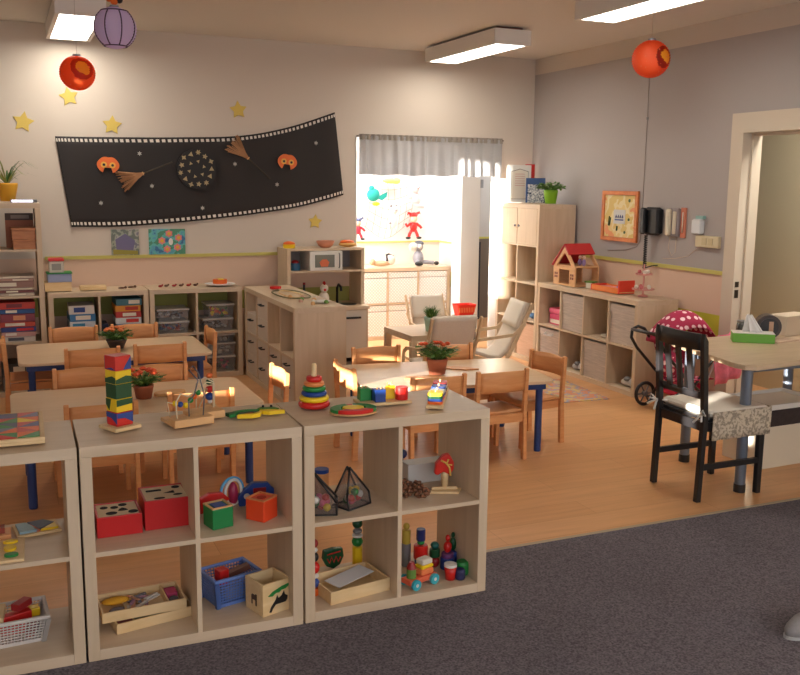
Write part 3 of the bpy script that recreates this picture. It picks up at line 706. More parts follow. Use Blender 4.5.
for i in range(13):
    a = 2 * pi * i / 13; r = .128 + .012 * (i % 2); n_ = (3, 4, 5, 6)[i % 4]
    xz(star(0, 0, .024, .5, n_), r * cos(a), r * sin(a), -.005, -.0005, b, 1, a)
for i in range(6):
    a = 2 * pi * i / 6 + .3; xz(star(0, 0, .017, .45, 3), .065 * cos(a), .065 * sin(a), -.005, -.0005, b, 1, a)
b.build('gold_shapes', gold, t)
for x, z, r, a, lb in ((.013, 2.09, .085, 80, 'leftmost yellow paper star on back wall'), (.362, 2.30, .08, 100, 'yellow paper star behind the left red lantern'), (.687, 2.088, .082, 85, 'yellow paper star just above left part of the banner'), (1.737, 2.253, .08, 95, 'yellow paper star high above middle of the banner'), (2.426, 1.29, .07, 85, 'yellow paper star below the banner near play kitchen')):
    b = MB(); xz(star(0, 0, r, .52, 5, a), 0, 0, 0, .006, b)
    tag(b.build('paper_star', mat('star_yellow', (214, 186, 92), .7), None, (x, YB - .0065, z), bev=.002), lb, 'star', 'yellow stars on the back wall')

def blot_mat(name, cols, scale):
    m = bpy.data.materials.new(name); m.use_nodes = True; nt = m.node_tree; b = nt.nodes['Principled BSDF']; L = nt.links.new; b.inputs['Roughness'].default_value = .6
    v = nt.nodes.new('ShaderNodeTexNoise'); v.inputs['Scale'].default_value = scale; v.inputs['Detail'].default_value = 2; tc = nt.nodes.new('ShaderNodeTexCoord'); L(tc.outputs['Object'], v.inputs['Vector'])
    cr = nt.nodes.new('ShaderNodeValToRGB'); cr.color_ramp.interpolation = 'CONSTANT'; e = cr.color_ramp.elements
    e[0].color = lin(cols[0]); e[1].position = .4; e[1].color = lin(cols[1])
    for k, c in enumerate(cols[2:]): q = e.new(.4 + .2 * (k + 1) / (len(cols) - 1)); q.color = lin(c)
    L(v.outputs['Fac'], cr.inputs[0]); L(cr.outputs[0], b.inputs['Base Color'])
    return m
t = thing('child_painting', 'small painting of a purple grey house, on rail under banner', 'painting', (.755, YB - .012, 1.0225), 0)
b = MB(); b.box(-.112, .112, -.004, .008, 0, .215); b.build('sheet', blot_mat('paint_a', [(120, 120, 130), (170, 168, 160), (150, 156, 140), (110, 118, 110)], 18), t)
b = MB(); xz([(-.07, .03), (.06, .03), (.08, .12), (0, .18), (-.08, .13)], 0, 0, -.007, -.0045, b); b.mi(1); xz([(-.1, 0.005), (.1, 0.005), (.1, .035), (-.1, .05)], 0, 0, -.0085, -.0072, b)
b.build('painted_shape', [mat('violet_grey', (112, 106, 138), .7), mat('meadow', (150, 140, 60), .7)], t)
t = thing('child_painting', 'small turquoise painting with a ring of flowers, under banner', 'painting', (1.10, YB - .012, 1.0225), 0)
b = MB(); b.box(-.152, .152, -.004, .008, 0, .215); b.build('sheet', blot_mat('paint_b', [(60, 110, 150), (90, 160, 180), (100, 180, 170), (80, 140, 110)], 12), t)
b = MB()
for i in range(5):
    a = 2 * pi * i / 5 + .5; x, z = .03 + .075 * cos(a), .107 + .07 * sin(a); b.mi(0); xz(star(0, 0, .034, .75, 6), x, z, -.007, -.0045, b); b.mi(1); xz(circ(0, 0, .014), x, z, -.0095, -.0072, b)
b.mi(2); xz(circ(0, 0, .018, 16, .03), .03, .107, -.007, -.0045, b)
b.build('painted_flowers', [mat('petal_pink', (222, 130, 130), .7), mat('petal_yellow', (222, 176, 60), .7), WHITE], t)

# ---------------------------------------------------------------- curtain valance
t = thing('valance_curtain', 'short grey gathered valance curtain above alcove opening', 'curtain', (3.58, YB - .03, 1.70))
def cur(u, v):
    x = -.74 + 1.49 * u; f = .016 * sin(u * 95 + .8 * sin(u * 17)) + .012 * sin(u * 41)
    return (x + .006 * sin(u * 63), -.002 + f * (.35 + .65 * v), .372 - .355 * v + .006 * sin(u * 30) * v)
cm = bpy.data.materials.new('grey_voile'); cm.use_nodes = True; nt = cm.node_tree; b = nt.nodes['Principled BSDF']; b.inputs['Roughness'].default_value = .9
ck = nt.nodes.new('ShaderNodeTexChecker'); ck.inputs['Scale'].default_value = 160; ck.inputs['Color1'].default_value = lin((120, 118, 118)); ck.inputs['Color2'].default_value = lin((176, 174, 173)); tc = nt.nodes.new('ShaderNodeTexCoord'); nt.links.new(tc.outputs['Object'], ck.inputs['Vector']); nt.links.new(ck.outputs[0], b.inputs['Base Color'])
tr_ = nt.nodes.new('ShaderNodeBsdfTranslucent'); tr_.inputs['Color'].default_value = lin((200, 198, 196)); mxs = nt.nodes.new('ShaderNodeMixShader'); mxs.inputs[0].default_value = .14
nt.links.new(b.outputs[0], mxs.inputs[1]); nt.links.new(tr_.outputs[0], mxs.inputs[2]); nt.links.new(mxs.outputs[0], nt.nodes['Material Output'].inputs['Surface'])
MB().sheet(cur, 260, 10).build('cloth', cm, t)
def hdr(u, v): return (-.745 + 1.5 * u, -.006 + .008 * sin(u * 170) , .385 - .05 * v)
MB().sheet(hdr, 300, 3).build('gathered_header', mat('header_grey', (146, 136, 126), .9), t)
MB().tube([(-.76, .008, .365), (.77, .008, .365)], .008, 8).build('curtain_rod', mat('rod', (120, 104, 92), .5), t)

# ---------------------------------------------------------------- play kitchen
t = thing('play_kitchen', 'wooden toy kitchen with white microwave beside alcove opening', 'play kitchen', (2.065, 4.47, .0005))
W = .715; KM = OAKH
MB().box(0, .03, .12, .43, .56, 1.07).build('side_panel', OAK, t); MB().box(W - .03, W, .12, .43, .56, 1.07).build('side_panel', OAK, t)
MB().box(.03, W - .03, .12, .43, 1.05, 1.07).build('top_panel', KM, t); MB().box(.03, W - .03, .12, .43, .858, .876).build('shelf_board', KM, t)
MB().box(.03, W - .03, .42, .43, .876, 1.05).build('back_panel', mat('kitchen_back', (150, 138, 134), .7), t)
MB().box(-.01, W + .01, 0, .43, .53, .56).build('counter', KM, t, bev=.002)
MB().box(0, W, .02, .43, .0, .06).build('plinth', mat('grey_plinth', (120, 104, 96), .6), t)
MB().box(0, .02, .02, .43, .06, .53).build('side_panel', OAK, t); MB().box(W - .02, W, .02, .43, .06, .53).build('side_panel', OAK, t)
for x0, x1 in ((.02, .35), (.36, W - .02)):
    d = MB().box(x0, x1, .006, .022, .10, .525).build('door', mat('kitchen_white', (206, 194, 180), .5), t, bev=.002)
    MB().bar((x0 + .06, -.008, .46), (x1 - .06, -.008, .46), .02, .016).build('handle', BLACK, d)
mw = MB().box(.20, .50, .10, .4, .8765, 1.045).build('microwave', WHITE, t, bev=.003)
MB().box(.245, .425, .096, .0995, .905, 1.015).build('window', mat('mw_glass', (110, 112, 108), .15), mw)
MB().prism([(.30, .912), (.36, .912), (.375, .95), (.35, .975), (.31, .975), (.285, .95)], .0935, .0955, Matrix(((1, 0, 0, 0), (0, 0, 1, 0), (0, 1, 0, 0), (0, 0, 0, 1)))).build('picture_spot', mat('orange_food', (206, 108, 70), .6), mw)
MB().tube([(.465, .09, .9), (.465, .075, .91), (.465, .075, 1.02), (.465, .09, 1.03)], .006, 6).build('handle', GREY, mw)
MB().tube([(.52, .3, .56), (.52, .3, .70), (.52, .26, .73), (.52, .2, .71), (.52, .19, .68)], .012, 8).build('tap', BLACK, t)
MB().lathe([(.08, .5605), (.085, .564), (.07, .565)], 24, c=(.57, .17, 0)).build('hob', BLACK, t)
def bowl(x, y, z, rx, ry, h, m, name, label, cat, m2=None):
    b = MB(); b.smooth = True
    b.lathe([(rx * .5, 0), (rx * .8, h * .35), (rx, h), (rx * .92, h), (rx * .7, h * .4), (rx * .4, h * .15)], 24)
    o = b.build(name, m, None, (x, y, z)); o.scale = (1, ry / rx, 1); return tag(o, label, cat, 'toy food and bowls on the play kitchen')
t = thing('toy_burger', 'orange and yellow toy food on left of play kitchen top', 'toy food', (2.115, 4.70, 1.0715), 0, 'toy food and bowls on the play kitchen')
MB().lathe([(.05, 0), (.056, .03), (.05, .034)], 20).build('bread', YEL, t); MB().ball((0, 0, .038), (.054, .05, .022)).build('top_slice', ORANGE, t)
bowl(2.45, 4.70, 1.0715, .085, .07, .06, mat('salmon', (214, 140, 108), .5), 'toy_bowl', 'salmon pink bowl on top of the play kitchen microwave', 'bowl')
t = thing('toy_pastry', 'red and yellow toy pastry at right on play kitchen top', 'toy food', (2.66, 4.70, 1.0715), 0, 'toy food and bowls on the play kitchen')
MB().ball((0, 0, .025), (.085, .05, .0245)).build('dough', mat('dough', (222, 168, 92), .6), t); MB().ball((-.005, 0, .045), (.07, .04, .022)).build('glaze', ORANGE, t)
t = thing('toy_kettle', 'small blue and red toy pot in the left box of play kitchen', 'toy pot', (2.155, 4.66, .8765 + .0005), 0)
MB().lathe([(.04, 0), (.045, .01), (.045, .06), (.04, .065)], 18).build('pot_body', mat('petrol', (30, 84, 120), .4), t); MB().ball((0, 0, .072), (.035, .035, .02)).build('lid', REDD, t)
t = thing('soft_rooster', 'white and red plush hen standing inside the play kitchen', 'plush toy', (2.42, 4.66, .561), 0)
MB().ball((0, 0, .06), (.05, .045, .06)).ball((0, -.01, .15), .038).build('body', CREAMW, t); MB().ball((0, -.01, .195), (.012, .03, .02)).ball((-.005, -.05, .14), .012).build('comb', RED, t)
t = thing('toy_bottle', 'dark toy bottle beside the plush hen in play kitchen', 'bottle', (2.255, 4.72, .561), 0)
MB().lathe([(.02, 0), (.022, .1), (.01, .14), (.01, .18)], 14).build('bottle_body', BLACK, t); MB().lathe([(.012, .1805), (.012, .2)], 12).build('cap', REDD, t)

# ---------------------------------------------------------------- generic stacks
def stack(name, cat, x, y, z, w, d, items, group, seed=0):
    rnd = random.Random(seed); zz = z + .0005
    for (h, c, lb, *k) in items:
        ww = w * rnd.uniform(.94, 1.0)
        key = 'box_%d_%d_%d' % c
        t = thing(name, lb, cat, (x + rnd.uniform(-.004, .004), y + rnd.uniform(-.003, .006), zz), R(rnd.uniform(-1.5, 1.5)), group)
        MB().box(-ww / 2, ww / 2, -d / 2, d / 2, 0, h - .002).build('carton', mat(key, c, .5), t, bev=.0015)
        ac = k[0] if k else (230, 220, 200)
        lw = ww * rnd.uniform(.3, .6); ox = rnd.uniform(-.5, .5) * (ww - lw) * .8
        MB().box(ox - lw / 2, ox + lw / 2, -d / 2 - .0015, -d / 2 - .0003, h * .22, h * .78).build('printed_label', mat('lab_%d_%d_%d' % ac, ac, .6), t)
        zz += h
    return zz
GB = 'board game boxes'
GS = 'stacked boxes on the left shelves'
# LB1 cells: x0 = .113
def lbc(ox, col, row, y=4.533, cols=2):
    x0, z0 = cell(col, row); return ox + x0 + .1675, z0 + (.028 if ox < -.5 and row else 0)
x, z = lbc(.113, 0, 1)
stack('game_box', 'box', x + .045, 4.70, z, .20, .27, [(.065, (50, 90, 140), 'blue box at bottom of blue-white stack on low game shelf'), (.07, (206, 214, 220), 'white and blue striped box, second from bottom of blue-white stack', (60, 140, 180)), (.06, (60, 120, 170), 'mid blue box second from top of blue-white stack'), (.07, (216, 210, 200), 'white box on top of blue-white stack on low game shelf', (50, 70, 130))], GB, 2)
x, z = lbc(.113, 1, 1)
stack('game_box', 'box', x + .05, 4.70, z, .205, .27, [(.05, (206, 186, 160), 'cream box at bottom of the mixed colour game stack'), (.05, (60, 140, 190), 'light blue box second from bottom of mixed colour stack'), (.05, (214, 220, 220), 'white box third from bottom of mixed colour stack', (206, 60, 50)), (.05, (190, 52, 46), 'red box in the middle of mixed colour stack'), (.05, (226, 146, 40), 'orange yellow box near top of mixed colour stack', (190, 60, 40)), (.055, (70, 120, 130), 'teal box topmost of the mixed colour game stack')], GB, 3)
tag(MB().box(-.035, .035, -.1, .1, 0, .1).build('small_case', mat('navy', (40, 50, 80), .5), None, (.529, 4.72, .3905), bev=.004), 'small navy case left of the mixed colour game stack', 'case')
# lower cells of LB1 hidden mostly; a few
x, z = lbc(.113, 0, 0)
stack('game_box', 'box', x, 4.70, z, .24, .27, [(.08, (150, 120, 100), 'brown box behind chair in lower left cell of game shelf'), (.08, (110, 100, 96), 'grey box above brown box in lower left cell')], GB, 5)
# bookcase: x0=-.71, y 4.35
x, z = lbc(-.68, 1, 1)
stack('game_box', 'box', x + .01, 4.52, z, .255, .28, [(.042, (206, 196, 184), 'cream and grey box at bottom of tall game stack in bookcase', (90, 90, 100)), (.036, (200, 150, 140), 'pinkish box second from bottom in tall bookcase stack', (230, 220, 210)), (.036, (52, 66, 128), 'blue and red box third from bottom in tall bookcase stack', (206, 50, 50)), (.04, (196, 74, 52), 'brick red box in the middle of tall bookcase stack'), (.062, (140, 58, 70), 'thick maroon box in tall bookcase stack', (220, 150, 110)), (.036, (40, 84, 140), 'blue box below the topmost red of tall bookcase stack'), (.052, (196, 62, 46), 'red box topmost of the tall bookcase stack', (120, 50, 60))], GB, 7)
x, z = lbc(-.68, 0, 1)
stack('game_box', 'box', x + .045, 4.52, z, .24, .28, [(.05, (206, 196, 180), 'pale box at bottom of left edge stack'), (.042, (190, 130, 90), 'tan box second in the left edge stack'), (.042, (196, 40, 40), 'red box in the middle of left edge stack'), (.04, (222, 196, 120), 'light yellow box near top of left edge stack'), (.042, (222, 120, 40), 'orange box topmost of left edge stack')], GB, 9)
x, z = lbc(-.68, 1, 2)
stack('picture_book', 'book', x + .005, 4.52, z, .27, .26, [(.022, (196, 178, 160), 'pale book at bottom of the book pile in bookcase'), (.022, (120, 66, 62), 'dark red book second from bottom of the pile'), (.018, (206, 186, 168), 'cream book third from bottom of the pile'), (.05, (150, 112, 100), 'thick brown folder in the book pile'), (.02, (176, 136, 120), 'light brown book near top of the pile'), (.018, (206, 190, 172), 'cream book topmost of the pile in bookcase')], 'pile of books in the bookcase', 11)
x, z = lbc(-.68, 0, 2)
tag(MB().box(-.03, .03, -.12, .12, 0, .2).build('folder', mat('cream_folder', (214, 190, 150), .6), None, (x + .12, 4.52, z + .0005), bev=.003), 'upright cream folder at left edge of bookcase', 'folder')
WB_ = wood('brown_wood_toy', (176, 112, 72), (192, 128, 84), (10, 10, 40))
x, z = lbc(-.68, 1, 3)
for k, (dx, zz, w_, h_, lb) in enumerate(((.085, 0, .16, .075, 'lower front brown wooden box in top cell of bookcase'), (.082, .076, .165, .085, 'upper front brown wooden box in top cell of bookcase'), )):
    o = thing('wooden_box', lb, 'box', (x + dx, 4.46, z + .0005 + zz), 0, 'brown wooden boxes in the bookcase')
    MB().box(-w_ / 2, w_ / 2, -.09, .09, 0, h_ * .75).build('box_body', WB_, o, bev=.003); MB().box(-w_ / 2 - .003, w_ / 2 + .003, -.093, .093, h_ * .75 + .0003, h_).build('lid', WB_, o, bev=.003)
o = thing('cardboard_box', 'tall brown box with dark top at rear of bookcase top cell', 'box', (x + .06, 4.64, z + .0005), 0, 'brown wooden boxes in the bookcase')
MB().box(-.1, .1, -.06, .06, 0, .21).build('box_body', mat('brown_red', (170, 106, 78), .7), o); MB().box(-.1, .1, -.06, .06, .2105, .26).build('lid', mat('dark_taupe', (92, 76, 68), .7), o); MB().box(-.06, .07, -.0615, -.0603, .222, .25).build('printed_label', mat('label_grey', (150, 136, 126), .7), o)
x, z = lbc(-.68, 0, 3)
for k, (zz, h_, lb) in enumerate(((0, .09, 'lower brown wooden box at left edge, top cell of bookcase'), (.091, .05, 'middle brown wooden box at left edge, top cell of bookcase'), (.142, .05, 'topmost brown wooden box at left edge, top cell'))):
    o = thing('wooden_box', lb, 'box', (x + .11, 4.46, z + .0005 + zz), 0, 'brown wooden boxes in the bookcase')
    MB().box(-.06, .06, -.09, .09, 0, h_ * .7).build('box_body', WB_, o, bev=.003); MB().box(-.063, .063, -.093, .093, h_ * .7 + .0003, h_ - .001).build('lid', WB_, o, bev=.002)
x, z = lbc(-.68, 1, 0)
stack('file_box', 'box', x - .03, 4.52, z, .2, .26, [(.11, (110, 104, 100), 'dark grey file box low in the bookcase'), (.1, (70, 66, 66), 'charcoal file box above the grey one low in bookcase')], 'file boxes low in the bookcase', 14)

# top of bookcase
t = thing('spider_plant', 'spider plant in yellow pot on top of tall bookcase', 'plant', (-.135, 4.45, 1.4785), 0, 'potted plants')
b = MB(); b.smooth = True; b.lathe([(.05, 0), (.075, .12), (.075, .135), (.065, .135), (.06, .12)], 20); b.build('pot', mat('pot_yellow', (232, 170, 44), .5), t)
b = MB(); rnd = random.Random(4)
for i in range(26):
    a = rnd.uniform(0, 2 * pi); L = rnd.uniform(.1, .3); hh = rnd.uniform(.05, .2); p = []
    for k in range(7):
        u = k / 6; p.append((L * u * cos(a), L * u * sin(a) * .7, .12 + hh * sin(pi * min(u * 1.1, 1) * .75)))
    s = Vector((-sin(a), cos(a), 0)) * .006; V = []; 
    for k, q in enumerate(p): q = Vector(q); ww = 1 - (k / 6) ** 2 * .95; V += [q - s * ww, q + s * ww]
    b.mi(i % 2); b.add(V, [(2 * k, 2 * k + 1, 2 * k + 3, 2 * k + 2) for k in range(6)])
b.build('leaves', [LG, mat('leaf_pale', (150, 160, 90), .6)], t)
t = thing('shelf_lamp', 'slim white lit lamp bar on top of tall bookcase', 'lamp', (.0 - .03, 4.38, 1.4705), 0)
MB().box(-.09, .095, -.02, .04, 0, .022).build('housing', GREY, t); MB().box(-.08, .065, -.0235, -.0205, .003, .02).build('light_strip', mat('strip', (240, 236, 250), .4, emit=1.6), t)
# top of LB1 : canisters
t = thing('plastic_tub', 'white tub with red lid on low shelf beside the bookcase', 'tub', (.19, 4.66, .9175), 0, 'tubs stacked beside the bookcase')
MB().box(-.055, .055, -.055, .055, 0, .09).build('tub_body', mat('tub_white', (206, 198, 186), .5), t, bev=.006); MB().box(-.058, .058, -.058, .058, .0905, .112).build('lid', RED, t, bev=.004); MB().box(-.035, .035, -.0565, -.0553, .02, .07).build('printed_label', mat('lab_dim', (150, 146, 140), .6), t)
t = thing('plastic_tub', 'clear tub with green stripe under the red-lidded tub', 'tub', (.21, 4.68, .842), 0, 'tubs stacked beside the bookcase')
MB().box(-.09, .09, -.085, .085, 0, .066).build('tub_body', mat('tub_blue', (150, 160, 196), .4), t, bev=.006); MB().box(-.095, .095, -.09, .09, .0665, .0745).build('lid', GRN, t)
t = thing('wooden_box', 'pale wooden box under the tubs beside bookcase', 'box', (.195, 4.68, .7705), 0, 'tubs stacked beside the bookcase')
MB().box(-.1, .1, -.085, .085, 0, .062).build('box_body', PINE, t, bev=.003); MB().box(-.1, .1, -.085, .085, .0625, .0705).build('lid', PINE, t)
tag(MB().box(-.1, .1, -.06, .06, 0, .03).build('wooden_tray', PINE, None, (.46, 4.66, .7705), bev=.003), 'flat pale wooden tray on low game shelf top', 'tray')
rnd = random.Random(5)
for k, (x, y, lb) in enumerate(((.68, 4.62, 'first small dark toy piece on game shelf top'), (.76, 4.66, 'second small dark toy piece on game shelf top, next to its right end'))):
    tag(MB().ball((0, 0, .008), (.03, .012, .008)).ball((.03, 0, .012), .011).build('toy_animal', BROWN, None, (x, y, .7705)), lb, 'toy animal', 'tiny toy pieces on shelf top')
for k, x in enumerate((.99, 1.04, 1.10, 1.16, 1.22, 1.28)):
    o = MB().ball((0, 0, .01), (.018, .01, .01)).ball((.017, 0, .018), .008).build('toy_animal', [REDD, BROWN][k % 2], None, (x, 4.64 + .01 * (k % 2), .7705))
    tag(o, ('reddish' if k % 2 == 0 else 'brown') + ' tiny toy piece, number %s of the row on plastic box shelf' % ['one', 'two', 'three', 'four', 'five', 'six'][k], 'toy animal', 'tiny toy pieces on shelf top')
t = thing('toy_cake', 'white plate with orange and yellow toy cake on low shelf', 'toy food', (1.49, 4.66, .7705), 0)
MB().lathe([(.07, 0), (.125, .008), (.13, .014), (.11, .014)], 28).build('plate', mat('plate_white', (232, 228, 226), .4), t)
MB().lathe([(.06, .0145), (.06, .05)], 22).build('cake', [ORANGE], t); MB().box(-.02, .02, -.0605, .0, .0505, .058).build('slice', YEL, t)
# plastic boxes in LB2
def pbox(x, y, z, w, d, h, label, fill):
    t = thing('plastic_box', label, 'plastic box', (x, y, z), 0, 'clear plastic boxes with lids')
    b = MB(); a = .012
    P0 = [(-w / 2 + a, -d / 2 + a), (w / 2 - a, -d / 2 + a), (w / 2 - a, d / 2 - a), (-w / 2 + a, d / 2 - a)]; P1 = [(-w / 2, -d / 2), (w / 2, -d / 2), (w / 2, d / 2), (-w / 2, d / 2)]
    b.add([(x_, y_, 0) for x_, y_ in P0] + [(x_, y_, h) for x_, y_ in P1], [(3, 2, 1, 0), (0, 1, 5, 4), (1, 2, 6, 5), (2, 3, 7, 6), (3, 0, 4, 7)]); b.build('box_body', PLAST, t)
    MB().box(-w / 2 - .006, w / 2 + .006, -d / 2 - .006, d / 2 + .006, h + .0003, h + .014).build('lid', LID, t, bev=.003)
    b = MB(); rn = random.Random(int(x * 1000 + z * 777))
    for i in range(34):
        b.mi(i % len(fill)); s = rn.uniform(.012, .02)
        xx, yy, zz = rn.uniform(-w / 2 + .035, w / 2 - .035), rn.uniform(-d / 2 + .035, d / 2 - .035), rn.uniform(.018, h - .03)
        b.box(-s, s, -s * .6, s * .6, -s * .5, s * .5, T(xx, yy, zz, rn.uniform(0, 3), rn.uniform(0, 1)))
    o = b.build('contents', fill, t); o['kind'] = 'stuff'
x, z = lbc(.886, 0, 1)
GRYS = [GREY, BROWN, mat('lt', (190, 184, 176), .6)]
pbox(x - .015, 4.69, z + .0005, .25, .25, .085, 'clear box with white label, lower one in left cell', [REDD, GREY, BLU])
pbox(x - .015, 4.69, z + .1005, .25, .25, .09, 'clear box of grey pieces, upper one in left cell', GRYS)
x, z = lbc(.886, 1, 1)
pbox(x + .005, 4.69, z + .0005, .25, .25, .095, 'clear box of dark pieces, lower one in right upper cell', GRYS)
pbox(x + .03, 4.69, z + .1105, .22, .24, .105, 'clear box of red and green pieces, upper one in right cell', [RED, LG2, ORANGE, YEL])
x, z = lbc(.886, 1, 0)
pbox(x + .02, 4.69, z + .0005, .25, .25, .12, 'clear box at bottom of the lower right cell stack', [BROWN, PINK, GREY])
pbox(x + .02, 4.69, z + .1355, .25, .25, .1, 'pale clear box in middle of the lower right cell stack', [mat('lt', (190, 184, 176)), CREAMW])
pbox(x + .02, 4.69, z + .2505, .24, .24, .06, 'shallow clear box on top of lower right cell stack', GRYS)

# items on the projecting shelf (PU) top
tag(MB().prism(star(0, 0, .05, .8, 7), 0, .02).build('red_toy', RED, None, (1.86, 4.25, .7705), bev=.003), 'small red toy on far end of projecting shelf', 'toy')
t = thing('train_track', 'loop of pale wooden train track on the projecting shelf', 'toy track', (1.86, 3.80, .7705), 0)
b = MB(); b.tube([(.12 * cos(2 * pi * i / 28), .3 * sin(2 * pi * i / 28) + .03 * sin(3 * 2 * pi * i / 28), .006) for i in range(28)], .0058, 6, closed=True); b.build('outer_track', mat('track_dark', (120, 112, 80), .7), t)
b = MB(); b.tube([(.07 * cos(2 * pi * i / 28), .24 * sin(2 * pi * i / 28), .006) for i in range(28)], .0058, 6, closed=True); b.build('inner_track', PINE, t)
GT = 'toys laid on the projecting shelf'
rnd = random.Random(20)
for k in range(9):
    c = [BEECHL, mat('pinkish', (206, 160, 140), .6), CREAMW, LG2][k % 4]
    nm = ['first', 'second', 'third', 'fourth', 'fifth', 'sixth', 'seventh', 'eighth', 'ninth'][k]
    yy = 3.62 - .055 * k; xx = 1.80 + .16 * ((k * 7) % 5) / 4
    tag(MB().lathe([(.016, 0), (.018, .006), (.015, .018), (.006, .024)], 12).build('toy_cup', c, None, (xx, yy, .7705)), '%s tiny toy cup from the wall end on projecting shelf' % nm, 'toy cup', GT)
tag(MB().lathe([(.05, 0), (.06, .01), (.058, .012)], 18).build('toy_plate', WHITE, None, (1.95, 3.3, .7705)), 'small white toy plate at near end of projecting shelf', 'plate', GT)
# ---------------------------------------------------------------- alcove things
# net with plush toys
t = thing('cargo_net', 'thin hanging net stretched on bright alcove wall holding soft toys', 'net', (3.63, 6.15, 1.1))
b = MB()
for i in range(9):
    u = i / 8; b.tube([(-.30 + .58 * u + .05 * sin(v * 3), .02, .06 + .62 * v + .05 * (1 - v) * cos(u * 6) - .06 * sin(pi * u) * (1 - v)) for v in [k / 8 for k in range(9)]], .0022, 4)
for j in range(8):
    v = j / 7; b.tube([(-.30 + .58 * u + .05 * sin(v * 3), .02, .06 + .62 * v + .05 * (1 - v) * cos(u * 6) - .06 * sin(pi * u) * (1 - v)) for u in [k / 12 for k in range(13)]], .0022, 4)
b.build('net_cords', mat('net_cord', (170, 150, 130), .8), t)
def doll(loc, label, skin, body, legm, hat=None, s=1, name='rag_doll', cat='doll', sit=False):
    t = thing(name, label, cat, loc, 0, 'soft toys in the alcove')
    MB().ball((0, 0, .20 * s), (.04 * s, .035 * s, .045 * s)).build('head', skin, t)
    b = MB(); b.ball((0, 0, .115 * s), (.04 * s, .03 * s, .055 * s)).tube([(-.03 * s, 0, .15 * s), (-.075 * s, 0, .12 * s), (-.09 * s, 0, .15 * s)], .014 * s, 8).tube([(.03 * s, 0, .15 * s), (.075 * s, 0, .12 * s), (.09 * s, 0, .10 * s)], .014 * s, 8)
    b.tube([(-.02 * s, 0, .08 * s), (-.045 * s, 0, .04 * s), (-.055 * s, -.005, .01 * s)], .017 * s, 8).tube([(.02 * s, 0, .08 * s), (.04 * s, 0, .04 * s), (.05 * s, -.005, .01 * s)], .017 * s, 8); b.build('clothes', body, t)
    b = MB(); b.ball((-.065 * s, -.01, .0), (.03 * s, .02 * s, .014 * s)).ball((.06 * s, -.01, .0), (.03 * s, .02 * s, .014 * s)); b.build('shoes', legm, t)
    if hat: b = MB(); b.ball((0, .003, .235 * s), (.045 * s, .038 * s, .03 * s)).tube([(-.03 * s, 0, .245 * s), (-.065 * s, 0, .26 * s), (-.07 * s, 0, .235 * s)], [.016 * s, .012 * s, .004], 8).tube([(.03 * s, 0, .245 * s), (.065 * s, 0, .265 * s), (.075 * s, 0, .245 * s)], [.016 * s, .012 * s, .004], 8); b.build('hat', hat, t)
doll((3.95, 6.13, 1.055), 'rag doll in red suit and pointed red hat in alcove net', mat('skin_cloth', (232, 190, 160), .8), RED, BLACK, RED, 1.05)
doll((3.30, 6.13, 1.05), 'small doll in red top and black trousers at left of net', mat('skin_cloth', (232, 190, 160)), mat('doll_red', (190, 40, 60), .7), BLACK, mat('hat_blue', (90, 96, 130), .7), .85)
t = thing('plush_bird', 'teal plush bird hanging high in the alcove net', 'plush toy', (3.47, 6.12, 1.46), 0, 'soft toys in the alcove')
TEAL = mat('teal', (24, 150, 140), .7)
MB().ball((0, 0, .06), (.075, .04, .07)).ball((-.02, 0, .13), .03).build('body', TEAL, t); b = MB(); b.prism([(0, -.02), (.13, .04), (.12, -.01), (.07, -.05)], -.01, .01, Matrix.Translation((.03, 0, .05)) @ Euler((R(90), 0, 0)).to_matrix().to_4x4()); b.build('tail', TEAL, t)
MB().ball((.02, -.03, -.035), (.045, .02, .022)).build('feet', YEL, t)
t = thing('plush_pig', 'pale pink plush toy high right in the alcove net', 'plush toy', (3.97, 6.12, 1.40), 0, 'soft toys in the alcove')
PP = mat('pale_pink', (236, 188, 186), .8)
MB().ball((0, 0, .08), (.06, .04, .07)).ball((-.01, -.01, .19), .05).build('body', PP, t)
MB().ball((-.045, 0, .235), .018).ball((.035, 0, .235), .018).build('ears', PP, t); MB().tube([(-.02, 0, .03), (.05, 0, .0), (.09, -.01, .0)], .026, 8).build('legs', PP, t); MB().ball((-.07, 0, .1), (.035, .025, .02)).build('arm', PP, t); MB().ball((0, -.055, .19), .008).ball((.02, -.052, .205), .006).build('face', BLACK, t)
t = thing('plush_cat', 'white grey plush toy low in the middle of the net', 'plush toy', (3.70, 6.12, 1.16), 0, 'soft toys in the alcove')
MB().ball((0, 0, .09), (.05, .035, .09)).ball((.01, -.01, .2), .042).ball((-.045, 0, .02), (.02, .02, .04)).ball((.045, 0, .02), (.02, .02, .04)).build('body', mat('plush_white', (226, 218, 212), .8), t)
MB().ball((-.02, 0, .24), .014).ball((.04, 0, .24), .014).ball((.01, -.05, .2), .01).ball((-.04, -.02, .06), .014).build('markings', mat('plush_grey', (130, 122, 122), .8), t)
tag(MB().ball((0, 0, .03), (.1, .03, .03)).ball((.06, 0, .03), (.05, .03, .035)).build('plush_duck', mat('plush_yellow', (240, 214, 110), .8), None, (3.68, 6.13, 1.64)), 'yellow plush toy at top of net under the curtain', 'plush toy', 'soft toys in the alcove')
